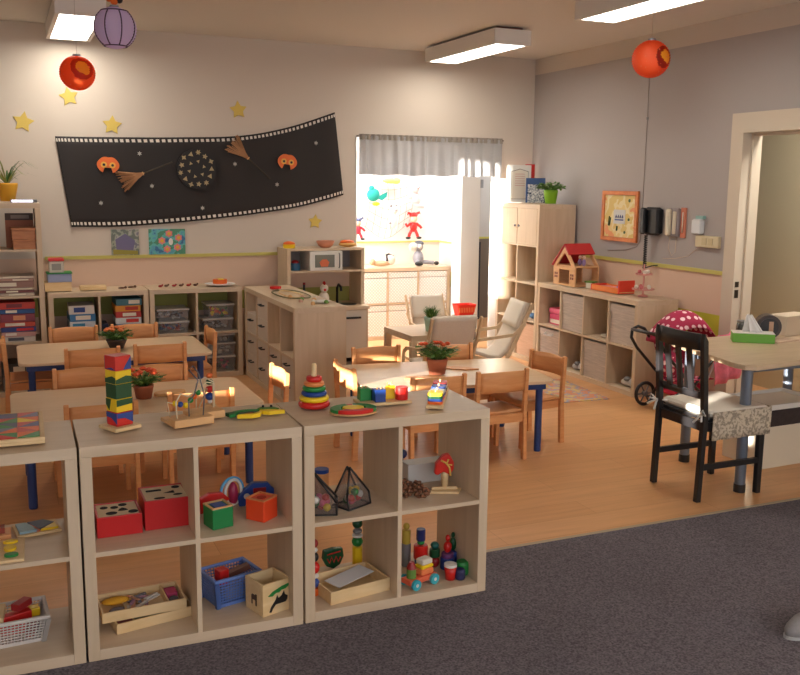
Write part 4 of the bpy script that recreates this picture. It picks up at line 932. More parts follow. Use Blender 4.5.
# on alcove cabinet top (z .77)
t = thing('soft_mouse', 'grey sitting plush animal with white face on alcove cabinet', 'plush toy', (3.93, 5.95, .7705), 0, 'soft toys in the alcove')
PG = mat('plush_grey2', (150, 146, 150), .85)
MB().ball((0, 0, .08), (.06, .055, .08)).ball((0, 0, .2), (.055, .05, .05)).build('body', PG, t); MB().ball((-.07, -.02, .2), (.05, .02, .05)).ball((.0, -.04, .205), (.022, .015, .025)).build('face', CREAMW, t)
MB().tube([(.03, -.02, .04), (.12, -.04, .03), (.16, -.05, .025)], .022, 8).tube([(-.03, -.04, .04), (-.04, -.08, .035)], .022, 8).build('legs', PG, t); MB().ball((.19, -.06, .022), (.03, .022, .022)).ball((-.04, -.11, .026), (.05, .03, .026)).build('shoes', BLACK, t)
MB().ball((.01, .01, .235), (.055, .05, .03)).build('cap', mat('cap_dark', (84, 84, 90), .8), t)
t = thing('soft_dog', 'tan and white plush dog lying on the alcove cabinet', 'plush toy', (3.52, 5.93, .7705), 0, 'soft toys in the alcove')
MB().ball((-.03, 0, .03), (.11, .05, .03)).ball((-.14, -.02, .05), (.035, .03, .035)).build('body', mat('tan_plush', (196, 162, 124), .85), t); MB().ball((.07, 0, .065), (.06, .045, .055)).build('shell', mat('plush_cream', (222, 210, 196), .85), t); MB().tube([(.02, -.04, .06), (.03, 0, .12), (.06, .02, .125), (.11, .0, .1)], .012, 8).build('ear', mat('plush_dark', (70, 60, 58), .85), t)
# passage objects
t = thing('red_basket', 'bright red plastic basket standing beyond the armchairs by pillar', 'basket', (4.02, 5.02, .0006), 0); t.scale = (.62, .7, .95)
b = MB(); b.box(-.16, .16, -.11, .11, 0, .36); b.build('stand', mat('stand_grey', (120, 108, 100), .6), t)
b = MB(); P0 = rrect(-.13, .13, -.08, .08, .02); P1 = rrect(-.17, .17, -.11, .11, .03); n = len(P0)
b.add([(x, y, .3605) for x, y in P0] + [(x, y, .48) for x, y in P1], [list(range(n - 1, -1, -1))] + [[i, (i + 1) % n, n + (i + 1) % n, n + i] for i in range(n)]); b.build('basket_body', mat('bright_red', (226, 40, 26), .4), t)
b = MB()
for i in range(10): b.box(-.15 + .03 * i, -.14 + .03 * i, -.1065, -.103, .40, .45)
b.build('openings', mat('peach_slots', (236, 150, 90), .6), t)
t = thing('coat_rack', 'dark coats and teal cap hanging in passage behind pillar', 'coat rack', (4.95, 6.86, .0006), 0)
MB().box(-.25, .25, 0, .03, 1.6, 1.7).build('rail', GREY, t); MB().ball((-.05, -.05, 1.62), (.1, .05, .05)).build('dark_scarf', mat('plum', (56, 44, 62), .8), t); MB().ball((.0, -.05, 1.38), (.06, .04, .07)).build('teal_cap', mat('teal_dull', (70, 130, 140), .8), t); MB().box(-.2, .2, -.06, -.005, .0, .95).build('coat_panel', mat('dark_navy', (44, 42, 54), .8), t)

# small white table and armchairs
t = thing('side_table', 'small light square side table between the little armchairs', 'table', (3.075, 3.875, .0006), R(2))
MB().box(-.275, .275, -.275, .275, .37, .42).build('tabletop', OAKH, t, bev=.002)
for sx in (-1, 1):
    for sy in (-1, 1): MB().box(sx * .25 - .025, sx * .25 + .025, sy * .25 - .025, sy * .25 + .025, 0, .3695).build('leg', OAK, t)
pt = flower_pot((3.07, 3.78, .4211), 'grass plant in mint green pot on the small side table', mat('mint', (172, 206, 190), .5), .06, .045, .12, .10, .13, 220, 0, None, blade=True, seed=15, name='potted_grass')
def armchair(loc, rz, label, sc=.95):
    t = thing('child_armchair', label, 'armchair', loc, rz, 'little bentwood armchairs'); t.scale = (sc, sc, sc)
    wd = wood('bentwood_birch', (206, 178, 140), (222, 196, 160), (20, 20, 20), .45)
    fab = mat('armchair_canvas', (216, 202, 184), .95, noise=.04, scale=120, bump=.2)
    def seatp(u, v):
        prof = [(.0, .66), (-.0, .0)]
        P = [(-.30, .68), (-.255, .56), (-.19, .40), (-.11, .25), (-.04, .19), (.06, .2), (.16, .235), (.24, .25)]
        k = v * (len(P) - 1); i = min(int(k), len(P) - 2); f = k - i
        y = P[i][0] * (1 - f) + P[i + 1][0] * f; z = P[i][1] * (1 - f) + P[i + 1][1] * f
        return (-.185 + .37 * u, y + .008 * sin(pi * u), z)
    MB().sheet(seatp, 8, 26).build('sling_seat', fab, t, solid=.03)
    def pil(u, v):
        x, y, z = seatp(u, v * .24); return (x, y + .024, z + .004)
    MB().sheet(pil, 8, 6).build('head_cushion', CREAMW, t, solid=.025)
    for s in (-1, 1):
        x = s * .215
        f = MB(); pts = [(x, -.33, .68), (x, -.23, .46), (x, -.12, .22), (x, -.06, .14), (x, .05, .17), (x, .25, .22)]
        for a, c in zip(pts[:-1], pts[1:]): f.bar(a, c, .03, .016, (1, 0, 0))
        f.build('side_frame', wd, t)
        f = MB(); pts = [(x + s * .01, -.26, .50), (x + s * .01, -.15, .40), (x + s * .01, .2, .36), (x + s * .01, .27, .32), (x + s * .01, .28, .22), (x + s * .01, .24, .04), (x + s * .01, .2, .012), (x + s * .01, -.3, .012)]
        for a, c in zip(pts[:-1], pts[1:]): f.bar(a, c, .028, .018, (1, 0, 0))
        f.build('arm_runner', wd, t)
    f = MB(); f.bar((-.215, .25, .222), (.215, .25, .222), .03, .02); f.bar((-.215, -.12, .205), (.215, -.12, .205), .02, .02); f.bar((-.225, -.28, .012), (.225, -.28, .012), .03, .018); f.build('crossbar', wd, t)
armchair((3.64, 3.80, .003), R(80), 'cream armchair by tall cabinet, seen from its side')
armchair((3.46, 4.49, .003), R(180), 'cream armchair behind the mint green plant pot, facing forward', .88)
armchair((2.93, 3.30, .003), R(-3), 'cream armchair seen from behind, closest to the right hand table')
bp = [o for o in COL.objects if o.name.startswith('child_armchair')]

# rug
t = thing('play_rug', 'colourful patterned play rug on wood floor before low cube shelf', 'rug', (3.78, 2.98, .0006), R(-4))
b = MB(); b.box(-.32, .32, -.32, .45, 0, .006); b.build('pile', blot_mat('rug_paint', [(206, 186, 150), (222, 192, 110), (206, 160, 120), (150, 160, 190), (214, 140, 100)], 11), t)

# pink case etc in RT low cells
def rtl(u_, w_, col, row, root=lo):
    x0, z0 = cell(col, row); v = root.matrix_basis @ Vector((x0 + u_, w_, z0 + .0005)); return v
t = thing('toy_case', 'bright pink toy case with lid in the low cube shelf', 'toy case', rtl(.17, .16, 0, 1), R(-90))
MB().box(-.12, .12, -.08, .08, 0, .10).build('case_body', mat('hot_pink', (224, 70, 120), .4), t, bev=.01); MB().box(-.125, .125, -.085, .085, .1005, .15).build('lid', mat('hot_pink2', (236, 100, 140), .4), t, bev=.012); MB().box(-.1, .1, -.0815, -.0803, .015, .05).build('cream_panel', CREAMW, t)
for (c_, lb) in ((1, 'white plush bundle at bottom of second cell of low shelf'), (3, 'white plush bundle at bottom of cell by the pushchair')):
    t = thing('plush_bundle', lb, 'plush toy', rtl(.17, .12, c_, 0), R(-90), 'white bundles in low shelf')
    MB().ball((-.03, 0, .03), (.07, .05, .03)).ball((.05, -.01, .04), (.04, .04, .04)).build('cloth', mat('bundle_white', (206, 200, 196), .9), t); MB().ball((.0, -.03, .065), (.035, .03, .02)).build('grey_patch', GREY, t)
t = thing('toy_cloth', 'small beige cloth in the upper cell of low shelf', 'cloth', rtl(.2, .1, 2, 1), R(-90)); MB().ball((0, 0, .012), (.06, .04, .012)).ball((-.04, .01, .012), (.04, .03, .012)).build('cloth', BEIGEF, t)
t = thing('blue_toy', 'small blue toy above striped box in tall cabinet', 'toy', rtl(.17, .1, 1, 1, tall), R(-90)); MB().ball((0, 0, .03), (.05, .04, .03)).build('toy_body', mat('steel_blue', (70, 110, 150), .6), t); MB().ball((.0, 0, .065), .02).build('knob', CREAMW, t)
t = thing('toy_car', 'tiny pinkish toy in the second row of tall cabinet', 'toy', rtl(.24, .08, 0, 2 - 1, tall), R(-90)); MB().box(-.05, .05, -.025, .025, 0, .03, b=.008).build('toy_body', PINK, t); MB().box(-.02, .02, -.02, .02, .0305, .05, b=.006).build('toy_top', GREY, t)

# dollhouse
t = thing('dollhouse', 'wooden dollhouse with red roof on low cube shelf', 'dollhouse', (4.46, 3.73, .7705), R(180))
# local x points into the room (gable front), local y points towards the near end of the shelf
HW = wood('dollhouse_wood', (214, 162, 114), (226, 178, 130), (10, 10, 40), .55)
W2, D2 = .125, .17
MB().box(-W2, W2, -D2, D2, 0, .012).build('ground_floor', HW, t); MB().box(-W2 + .0125, W2 - .0125, -D2, D2, .165, .177).build('upper_floor', HW, t)
M = Matrix(((0, 0, 1, 0), (1, 0, 0, 0), (0, 1, 0, 0), (0, 0, 0, 1)))
def gable(x0, nm, windows):
    g = MB()
    fr = [[(-D2, .0125), (-D2 + .09, .0125), (-D2 + .09, .1645), (-D2, .1645)], [(D2 - .09, .0125), (D2, .0125), (D2, .1645), (D2 - .09, .1645)], [(-D2 + .09, .14), (D2 - .09, .14), (D2 - .09, .1645), (-D2 + .09, .1645)],
          [(-D2, .165), (-D2 + .045, .165), (-.04, .25), (-.0, .29), (0, .35)], [(D2, .165), (0, .35), (0, .29), (.04, .25), (D2 - .045, .165)]]
    for p in fr: g.prism(p, x0, x0 + .012, M)
    o = g.build(nm, HW, t)
    if windows:
        b = MB()
        for sy in (-1, 1):
            for a in (-.014, .014):
                for c in (.07, .098): b.box(W2 + .0003, W2 + .002, sy * (D2 - .045) + a - .009, sy * (D2 - .045) + a + .009, c - .010, c + .010)
        b.build('small_windows', mat('burgundy', (110, 40, 40), .6), o)
gable(W2 - .012, 'front_wall', True); gable(-W2, 'rear_wall', False)
MB().box(-W2 + .0125, W2 - .0125, -D2, -D2 + .01, .0125, .164).build('side_wall', HW, t)
rf = MB(); rf.prism([(.003, .366), (.0, .352), (-D2 - .01, .163), (-D2 - .022, .172)], -W2 - .01, W2 + .01, M); rf.build('far_roof', mat('roof_red', (186, 40, 44), .5), t)
rf = MB(); rf.prism([(.0035, .366), (.0005, .352), (.075, .27), (.087, .278)], -W2 - .01, W2 + .01, M); rf.build('near_roof', mat('roof_red', (186, 40, 44)), t)
t = thing('dollhouse_doll', 'small dolls sitting on upper floor of the dollhouse', 'doll', (4.45, 3.66, .7705 + .1775), 0)
MB().ball((0, 0, .03), (.018, .018, .03)).ball((0, -.06, .03), (.018, .018, .03)).build('clothes', PURP, t); MB().ball((0, 0, .073), .016).ball((0, -.06, .073), .016).build('heads', mat('skin_cloth', (232, 190, 160)), t)
# doll bed
t = thing('doll_bed', 'red and orange wooden doll bed on low cube shelf', 'doll bed', (4.46, 3.17, .7705), R(-90))
bed = t
MB().box(-.2, .18, -.09, .09, .015, .025).build('base_board', BEECHL, t)
MB().box(-.2, .16, -.1, -.088, 0, .075).build('side_board', mat('bed_orange', (232, 124, 44), .5), t); MB().box(-.2, .16, .088, .1, 0, .075).build('side_board', mat('bed_orange', (232, 124, 44)), t)
MB().box(-.213, -.2, -.1, .1, 0, .08).build('footboard', mat('bed_red', (222, 62, 40), .5), t); MB().box(.161, .176, -.1, .1, 0, .175).build('headboard', mat('bed_red', (222, 62, 40)), t, bev=.004)
bed.scale = (1.0, .8, .62)
bd = MB().box(-.18, .15, -.08, .08, .0255, .06, b=.012).build('bedding', mat('bed_pink', (222, 130, 120), .8), t); MB().ball((.1, 0, .08), (.04, .05, .02)).build('pillow', PURP, t)
t = thing('toy_block', 'small white and green toy block in front of dollhouse', 'toy block', (4.42, 3.44, .7705), R(-70)); MB().box(-.03, .03, -.03, .03, 0, .05).build('block_body', CREAMW, t, bev=.003); MB().box(-.045, .045, -.035, .035, .0505, .062).build('lid', LG2, t, bev=.003)
t = thing('toy_cake_stand', 'two tier pink toy cake stand on low cube shelf', 'cake stand', (4.48, 2.81, .7705), 0)
MB().lathe([(.04, 0), (.04, .008), (.008, .02), (.006, .26), (.0, .262)], 16).build('pole', mat('pale_rose', (214, 150, 140), .5), t)
MB().lathe([(.03, .05), (.085, .055), (.09, .066), (.08, .06)], 22).build('lower_plate', mat('pale_rose', (214, 150, 140)), t); MB().lathe([(.03, .17), (.065, .175), (.07, .186), (.06, .18)], 22).build('upper_plate', mat('pale_rose', (214, 150, 140)), t)
b = MB()
for i in range(5): a = i * 1.257; b.mi(i % 2).ball((.055 * cos(a), .055 * sin(a), .078), .016)
for i in range(3): a = i * 2.1; b.mi(i % 2).ball((.038 * cos(a), .038 * sin(a), .198), .016)
b.build('toy_cakes', [CREAMW, mat('rosy', (206, 110, 110), .6)], t)

# things on tall cabinet top (z 1.472)
ZTT = 1.4728 + .0002
t = thing('framed_certificate', 'white framed certificate on top of tall corner cabinet', 'framed print', (4.485, 4.80, ZTT), R(-8))
MB().box(-.12, .12, -.008, .008, 0, .36).build('frame', WHITE, t, bev=.003); 
b = MB(); xz([(-.09, .03), (.09, .03), (.09, .30), (0, .325), (-.09, .30)], 0, 0, -.0105, -.0085, b); b.build('inner_line', mat('line_grey', (140, 130, 120), .7), t)
b = MB(); xz([(-.085, .035), (.085, .035), (.085, .295), (0, .318), (-.085, .295)], 0, 0, -.012, -.0107, b); b.build('sheet', CREAMW, t)
b = MB()
for k in range(6): xz([(-.05, .0), (.05, .0), (.05, .006), (-.05, .006)], 0, .27 - .022 * k, -.0135, -.0122, b)
b.build('text_lines', mat('line_pink', (206, 160, 150), .7), t)
tag(MB().box(-.05, .05, -.008, .008, 0, .37).build('red_book', RED, None, (4.61, 4.815, ZTT), 0, bev=.002), 'red upright book behind certificate on tall cabinet', 'book')
t = thing('framed_print', 'blue edged patterned picture on top of tall cabinet', 'framed print', (4.56, 4.62, ZTT), R(-14))
MB().box(-.095, .095, -.008, .008, 0, .235).build('frame', mat('frame_blue', (56, 84, 132), .5), t, bev=.002); MB().box(-.08, .085, -.0105, -.0085, .0, .175).build('pattern_sheet', blot_mat('pattern_bw', [(50, 60, 84), (206, 210, 214), (120, 130, 150), (220, 220, 220)], 60), t)
flower_pot((4.50, 4.25, ZTT), 'leafy plant in lime green pot on top of tall cabinet', mat('lime_pot', (136, 190, 40), .5), .066, .05, .125, .12, .07, 160, 0, None, seed=33, name='potted_plant')

# right wall things
def rw(name, label, cat, y, z, off=0): return thing(name, label, cat, (XR - .0006 - off, y, z), R(-90))
t = rw('framed_picture', 'orange wood framed flower picture on the grey wall', 'picture', 3.447, 1.17)
fm = wood('frame_orange', (200, 110, 56), (222, 136, 76), (20, 20, 20))
W2, H2 = .25, .43
b = MB().box(-W2, -W2 + .035, -.022, 0, 0, H2).box(W2 - .035, W2, -.022, 0, 0, H2).box(-W2 + .035, W2 - .035, -.022, 0, 0, .035).box(-W2 + .035, W2 - .035, -.022, 0, H2 - .035, H2); b.build('frame', fm, t, bev=.003)
MB().box(-W2 + .036, W2 - .036, -.01, -.001, .036, H2 - .036).build('print', blot_mat('pic_paint', [(226, 150, 100), (222, 196, 130), (226, 210, 160), (214, 186, 110)], 6), t)
b = MB(); b.box(-.08, .08, -.013, -.0105, .15, .27); b.build('white_label', mat('pale_card', (206, 206, 206), .7), t)
b = MB()
for i in range(4):
    b.tube([(-.05 + .03 * i, -.0145, .2), (-.04 + .03 * i, -.0145, .225), (-.035 + .03 * i, -.0145, .2)], .004, 4)
b.box(-.06, .06, -.0155, -.0135, .178, .19); b.build('motif', mat('motif_blue', (90, 100, 150), .7), t)
b = MB(); b.prism(circ(0, 0, .014), 0, .003, T(.13, -.0103, .35, 0, R(90))).prism(circ(0, 0, .012), 0, .003, T(.13, -.0103, .19, 0, R(90))).prism(circ(0, 0, .012), 0, .003, T(.08, -.0103, .08, 0, R(90))).tube([(-.15, -.013, .13), (-.14, -.013, .21)], .006, 5).tube([(-.135, -.013, .13), (-.12, -.013, .2)], .006, 5).tube([(-.03, -.013, .09), (-.025, -.013, .13)], .008, 5).build('leaves', mat('ink_green', (70, 90, 50), .7), t)
t = rw('wall_phone', 'black wall telephone with coiled cord on grey wall', 'telephone', 2.965, 1.25)
MB().box(-.095, .095, -.07, 0, 0, .225, b=.02).build('base', mat('phone_black', (22, 22, 25), .5), t)
MB().box(-.09, -.03, -.105, -.0705, .005, .22, b=.014).build('handset', mat('phone_black2', (20, 20, 23), .4), t)
b = MB(); b.tube([(-.06 + .014 * cos(i * 1.3), -.05 + .014 * sin(i * 1.3), -.002 - .0030 * i) for i in range(92)], .004, 5); b.tube([(-.06, -.05, -.275), (.02, -.04, -.25), (.08, -.03, -.24)], .005, 5); b.build('coiled_cord', mat('phone_black', (30, 30, 34)), t)
t = rw('intercom', 'cream and grey wall intercom handset right of black telephone', 'intercom', 2.735, 1.25)
MB().box(-.06, .065, -.03, 0, 0, .225, b=.008).build('base', mat('intercom_grey', (150, 140, 140), .4), t); MB().box(-.05, .0, -.065, -.0305, .005, .22, b=.012).build('handset', mat('intercom_cream', (206, 196, 172), .4), t); MB().box(.012, .05, -.045, -.0305, .02, .2, b=.006).build('button_panel', mat('intercom_cream', (206, 196, 172)), t)
MB().tube([(-.02, -.03, .0), (-.03, -.03, -.09), (.0, -.02, -.15), (.03, -.01, -.12), (.03, -.006, -.0)], .003, 5).build('cord', mat('cord_cream', (200, 180, 160), .6), t)
t = rw('wall_thermometer', 'narrow terracotta coloured thermometer board on the grey wall', 'thermometer', 2.632, 1.245)
MB().box(-.03, .03, -.012, 0, 0, .235).build('board', mat('terracotta_board', (190, 112, 84), .6), t, bev=.003); MB().tube([(0, -.016, .04), (0, -.016, .2)], .004, 6).build('glass_tube', CREAMW, t)
t = rw('plug_adapter', 'white plug device on the cream wall socket', 'plug', 2.44, 1.285)
MB().box(-.055, .045, -.05, 0, 0, .115, b=.01).build('device_body', mat('device_white', (206, 208, 210), .4), t); MB().box(-.03, .05, -.03, -.0, .1155, .14).build('device_top', mat('device_green', (140, 176, 168), .4), t)
t = rw('wall_socket', 'cream triple wall socket near the door frame', 'socket', 2.34, 1.19)
MB().box(-.12, .13, -.03, 0, 0, .088).build('plate', mat('socket_cream', (208, 194, 158), .4), t, bev=.004)
for k in (0, 1): 
    MB().box(.005 + k * .065 - .05 + .0, .005 + k * .065 + .0, -.034, -.0305, .018, .07).build('outlet', mat('outlet_cream', (196, 180, 140), .4), t)
MB().tube([(-.1, -.015, -.003), (-.2, -.02, -.08), (-.35, -.02, -.11), (-.5, -.02, -.12)], .003, 5).build('cable', mat('cord_cream', (200, 180, 160)), t)
t = rw('wall_cable', 'thin grey cable running down the grey wall', 'cable', 3.15, 1.02, .004)
b = MB(); b.tube([(0, 0, 1.67), (.005, 0, 1.2), (.0, 0, .6), (.0, 0, .25), (-.01, 0, .17), (-.05, 0, .12), (-.2, 0, .08), (-.45, 0, .06)], .0024, 6); b.build('cable_run', mat('cable_grey', (140, 126, 116), .6), t)
MB().box(-.005, .015, -.003, .003, 1.16, 1.18).build('clip', GREY, t)

# ---------------------------------------------------------------- pushchair
def polka():
    m = bpy.data.materials.new('polka'); m.use_nodes = True; nt = m.node_tree; b = nt.nodes['Principled BSDF']; L = nt.links.new; b.inputs['Roughness'].default_value = .8
    tc = nt.nodes.new('ShaderNodeTexCoord'); v = nt.nodes.new('ShaderNodeTexVoronoi'); v.inputs['Scale'].default_value = 19; v.inputs['Randomness'].default_value = .25; L(tc.outputs['Object'], v.inputs['Vector'])
    cr = nt.nodes.new('ShaderNodeValToRGB'); cr.color_ramp.interpolation = 'CONSTANT'; cr.color_ramp.elements[0].color = lin((240, 200, 206)); cr.color_ramp.elements[1].position = .34; cr.color_ramp.elements[1].color = lin((160, 26, 66)); L(v.outputs['Distance'], cr.inputs[0]); L(cr.outputs[0], b.inputs['Base Color'])
    return m
PK = polka(); MAG = mat('magenta_cloth', (196, 36, 74), .8)
t = thing('doll_pushchair', 'doll pushchair with polka dot hood behind the black chair', 'pushchair', (4.36, 2.17, .0006), 0)
# local: x right, y away. wheels at left; handle up-left
b = MB()
def hood(u, v):
    a = u * pi; q = v * pi * .5
    return (.215 * cos(a), .16 * sin(q) * 1.0 - .05 + .02, .44 + .26 * sin(a) * cos(q) + .0)
b.sheet(lambda u, v: (.205 * cos(u * pi) + .03, -.10 + .30 * v, .50 + .24 * sin(u * pi) * math.sqrt(max(0, 1 - (v * 2 - 1) ** 2 * .7))), 20, 10); b.build('hood', PK, t, solid=.006)
b = MB(); b.sheet(lambda u, v: (-.15 + .3 * u, .14 - .12 * v, .5 - .26 * v), 8, 6); b.sheet(lambda u, v: (-.15 + .3 * u, .02 - .2 * v, .24 + .02 * v), 8, 4); b.build('seat_fabric', PK, t, solid=.01)
MB().ball((-.13, -.02, .36), (.07, .08, .10)).build('side_pad', PK, t)
MB().box(-.14, .16, -.14, .12, .13, .2, b=.02).build('basket', MAG, t)
FRB = mat('pushchair_frame', (32, 30, 32), .35)
b = MB()
for yy in (-.17, .17):
    b.tube([(-.16, yy, .52), (-.22, yy, .60), (-.28, yy, .62), (-.33, yy, .60), (-.335, yy, .54), (-.28, yy, .46), (-.1, yy, .28), (.16, yy, .075)], .012, 8)
    b.tube([(.2, yy, .46), (.05, yy, .3), (-.13, yy, .075)], .01, 8)
b.tube([(-.33, -.17, .60), (-.33, .17, .60)], .013, 8).tube([(-.16, -.17, .08), (-.16, .17, .08)], .008, 8).tube([(.16, -.17, .08), (.16, .17, .08)], .008, 8); b.build('frame', FRB, t)
for x, r in ((-.16, .095), (.16, .08)):
    for yy in (-.2, .2):
        M = Matrix.Translation((x, yy, r)) @ Euler((R(90), 0, 0)).to_matrix().to_4x4()
        k = MB(); k.tube([(r * .86 * cos(2 * pi * i / 24), r * .86 * sin(2 * pi * i / 24), 0) for i in range(24)], r * .14, 8, M, closed=True); wh = k.build('wheel', FRB, t)
        k = MB(); k.lathe([(r * .22, -.014), (r * .22, .014)], 14, M)
        for i in range(6): a = i * pi / 3; k.tube([(0, 0, 0), (r * .78 * cos(a), r * .78 * sin(a), 0)], .006, 5, M)
        k.build('spokes', mat('spoke_grey', (110, 106, 108), .4), wh)
b = MB(); b.tube([(.02, -.19, .55), (.12, -.21, .40), (.22, -.22, .26)], .008, 6).tube([(.22, -.21, .52), (.12, -.22, .40), (.04, -.21, .22)], .008, 6); b.build('folding_bars', mat('bar_silver', (170, 160, 164), .4), t)
b = MB(); b.sheet(lambda u, v: (.10 + .26 * u + .01 * sin(v * 9), -.24 + .02 * sin(u * 14), .58 - .36 * v + .06 * u), 12, 8); b.build('pink_blanket', mat('blanket_pink', (206, 110, 130), .9, noise=.2, scale=30), t, solid=.006)

# ================================================================= toys on the front row
def pr(x, y, z=ZT): return (x, y, z)
# A: mosaic board
t = thing('mosaic_puzzle', 'wooden tray mosaic of coloured triangles at left edge', 'puzzle', (-.285, .262, ZT), R(-1))
MB().box(-.19, .19, -.19, .19, 0, .012).build('tray', PINE, t, bev=.003)
b = MB(); b.box(-.19, .19, -.19, -.177, .0125, .022).box(-.19, .19, .177, .19, .0125, .022).box(-.19, -.177, -.177, .177, .0125, .022).box(.177, .19, -.177, .177, .0125, .022); b.build('tray_rim', PINE, t)
cols = [RED, YEL, mat('slate2', (96, 100, 136), .5), GRN, mat('slate', (92, 92, 116), .5), ORANGE, mat('steelgrey', (120, 124, 150), .5)]
b = MB(); rnd = random.Random(21); N = 5; s = .35 / N
for i in range(N):
    for j in range(N):
        x0 = -.175 + i * s; y0 = -.175 + j * s; g = .0006
        c1, c2 = rnd.randrange(7), rnd.randrange(7)
        tri = [[(x0 + g, y0 + g), (x0 + s - g, y0 + g), (x0 + g, y0 + s - g)], [(x0 + s - g, y0 + s - g), (x0 + 2 * g, y0 + s - g), (x0 + s - g, y0 + 2 * g)]] if (i + j) % 2 else [[(x0 + g, y0 + g), (x0 + s - g, y0 + g), (x0 + s - g, y0 + s - g)], [(x0 + g, y0 + 2 * g), (x0 + s - 2 * g, y0 + s - g), (x0 + g, y0 + s - g)]]
        b.mi(c1).prism(tri[0], .0125, .024); b.mi(c2).prism(tri[1], .0125, .024)
b.build('triangle_tiles', cols, t)
# striped tower
t = thing('block_tower', 'tall striped tower of red, yellow and green blocks', 'stacking toy', (.155, .185, ZT), R(27))
MB().box(-.053, .053, -.053, .053, 0, .013).build('base', PINE, t, bev=.002)
lev = [(.0, .052, RED), (.052, .078, BLU), (.078, .102, YEL), (.102, .168, DGRN), (.168, .200, YEL), (.200, .208, BLU), (.208, .262, RED)]
s = .032; zz = .0135
mb_ = None
lv = [(.0, .05, [RED, BLU]), (.05, .10, [YEL, DGRN]), (.10, .15, [DGRN]), (.15, .20, [YEL, DGRN]), (.20, .25, [RED, BLU])]
def faceblock(z0, z1, cur, slope, ms, nm):
    # block body of first colour, with wavy inlay of second colour on each side
    o = MB().box(-s, s, -s, s, z0 + .0003, z1 - .0003).build(nm, ms[0], t, bev=.002)
    if len(ms) > 1:
        b = MB()
        for k in range(4):
            M = Matrix.Rotation(k * pi / 2, 4, 'Z') @ Matrix(((1, 0, 0, 0), (0, 0, 1, -s - .0012), (0, 1, 0, 0), (0, 0, 0, 1)))
            h = z1 - z0
            for_pts = slope(k)
            b.prism([(s * x * .98, z0 + h * (.5 + .47 * y)) for x, y in for_pts], 0, .0012, M)
        b.build('painted_stripe', ms[1], o)
z = zz
faceblock(z, z + .05, 0, lambda k: [(-1, .2), (0, .1), (1, -.7), (1, .95), (-1, .95)], [RED, BLU], 'block')
faceblock(z + .05, z + .098, 0, lambda k: [(-1, .0), (-.4, -.9), (.0, .95), (-1, .95)] if k % 2 else [(-1, -.1), (1, .1), (1, .95), (-1, .95)], [YEL, DGRN], 'block')
faceblock(z + .098, z + .150, 0, None, [DGRN], 'block')
faceblock(z + .150, z + .198, 0, lambda k: [(-1, -.95), (1, -.95), (1, .0), (.3, .2), (-1, -.3)], [YEL, DGRN], 'block')
faceblock(z + .198, z + .250, 0, lambda k: [(0, -.95), (1, -.95), (1, .9), (.6, .2), (.3, -.3)] if k % 2 == 0 else [(-.95, -.9), (.95, -.9), (.3, -.6)], [RED, BLU], 'block')
# bead maze
t = thing('bead_maze', 'wooden bead maze toy with curved wires on front shelf', 'bead maze', (.40, .20, ZT), R(12))
b = MB(); b.box(-.09, .06, -.09, -.03, 0, .028).box(.0, .13, -.03, .06, 0, .028).box(-.09, -.0005, -.03, .05, 0, .014); b.build('base', BEECHL, t, bev=.003)
def wire(pts, m): MB().tube(pts, .0028, 6).build('wire', m, t)
WI = mat('wire_white', (222, 204, 170), .4); WD = mat('wire_grey', (110, 108, 112), .4, .5)
wire([(-.07, -.06, .028), (-.072, -.06, .09), (-.05, -.05, .115), (-.02, -.04, .10), (.02, .0, .10), (.08, .02, .13), (.11, .03, .12), (.11, .03, .028)], WI)
wire([(-.02, -.05, .028), (-.02, -.05, .08), (.01, -.03, .1), (.03, -.02, .15), (.0, -.01, .19), (.02, .0, .20), (.045, .01, .17), (.04, -.05, .10), (.03, -.06, .028)], WD)
wire([(-.06, .03, .014), (-.07, .03, .07), (.0, .03, .05), (.06, .03, .10), (.09, .04, .10), (.06, .05, .028)], WI)
wire([(.05, .05, .028), (.05, .05, .12), (.09, .06, .14), (.12, .045, .12), (.12, .045, .028)], WI)
b = MB()
for k, (x, y, z) in enumerate(((.0, .03, .05), (.02, .03, .067), (.035, .03, .079), (-.02, .03, .056), (-.04, .03, .062), (.05, .03, .092))): b.mi(k % 4).ball((x, y, z), .011, 10, 7)
b.build('beads', [YEL, GRN, ORANGE, BLU], t)
t = thing('peg_figure', 'small stacked bead figure beside the bead maze', 'toy figure', (.498, .30, ZT), 0)
MB().box(-.022, .022, -.022, .022, 0, .03).build('base', BEECHL, t, bev=.003)
for zz, r, m, n_ in ((.040, .0095, WHITE, 'lower_bead'), (.060, .0185, BLU, 'round_bead'), (.088, .0165, RED, 'middle_bead'), (.116, .0145, DGRN, 'green_bead'), (.141, .0125, mat('head_orange', (226, 110, 50), .4), 'top_bead')): MB().ball((0, 0, zz), (r, r, r * .8)).build(n_, m, t)
# caterpillar puzzle
t = thing('arch_puzzle', 'flat green and yellow crocodile puzzle on front shelf', 'puzzle', (.64, .205, ZT), R(5)); t.scale = (.85, .85, .8)
def arc(cx, cy, r0, r1, a0, a1, n=14, k=.75): return [(cx + r1 * cos(R(a0 + (a1 - a0) * i / n)), cy + k * r1 * sin(R(a0 + (a1 - a0) * i / n))) for i in range(n + 1)] + [(cx + r0 * cos(R(a1 - (a1 - a0) * i / n)), cy + k * r0 * sin(R(a1 - (a1 - a0) * i / n))) for i in range(n + 1)]
MB().prism(arc(-.03, -.02, .055, .085, 40, 185), 0, .016).build('green_arch', GRN, t, bev=.002)
MB().prism([(-.115, .055 - .06), (-.08, .0), (-.085, .02), (-.12, .02)], 0.0005, .0165).build('tail_piece', DGRN, t)
MB().prism(arc(-.03, -.04, .028, .05, 20, 175), 0, .018).build('dark_arch', DGRN, t); MB().prism(circ(-.03, -.035, .024, 20, .018), 0, .014).build('orange_piece', ORANGE, t)
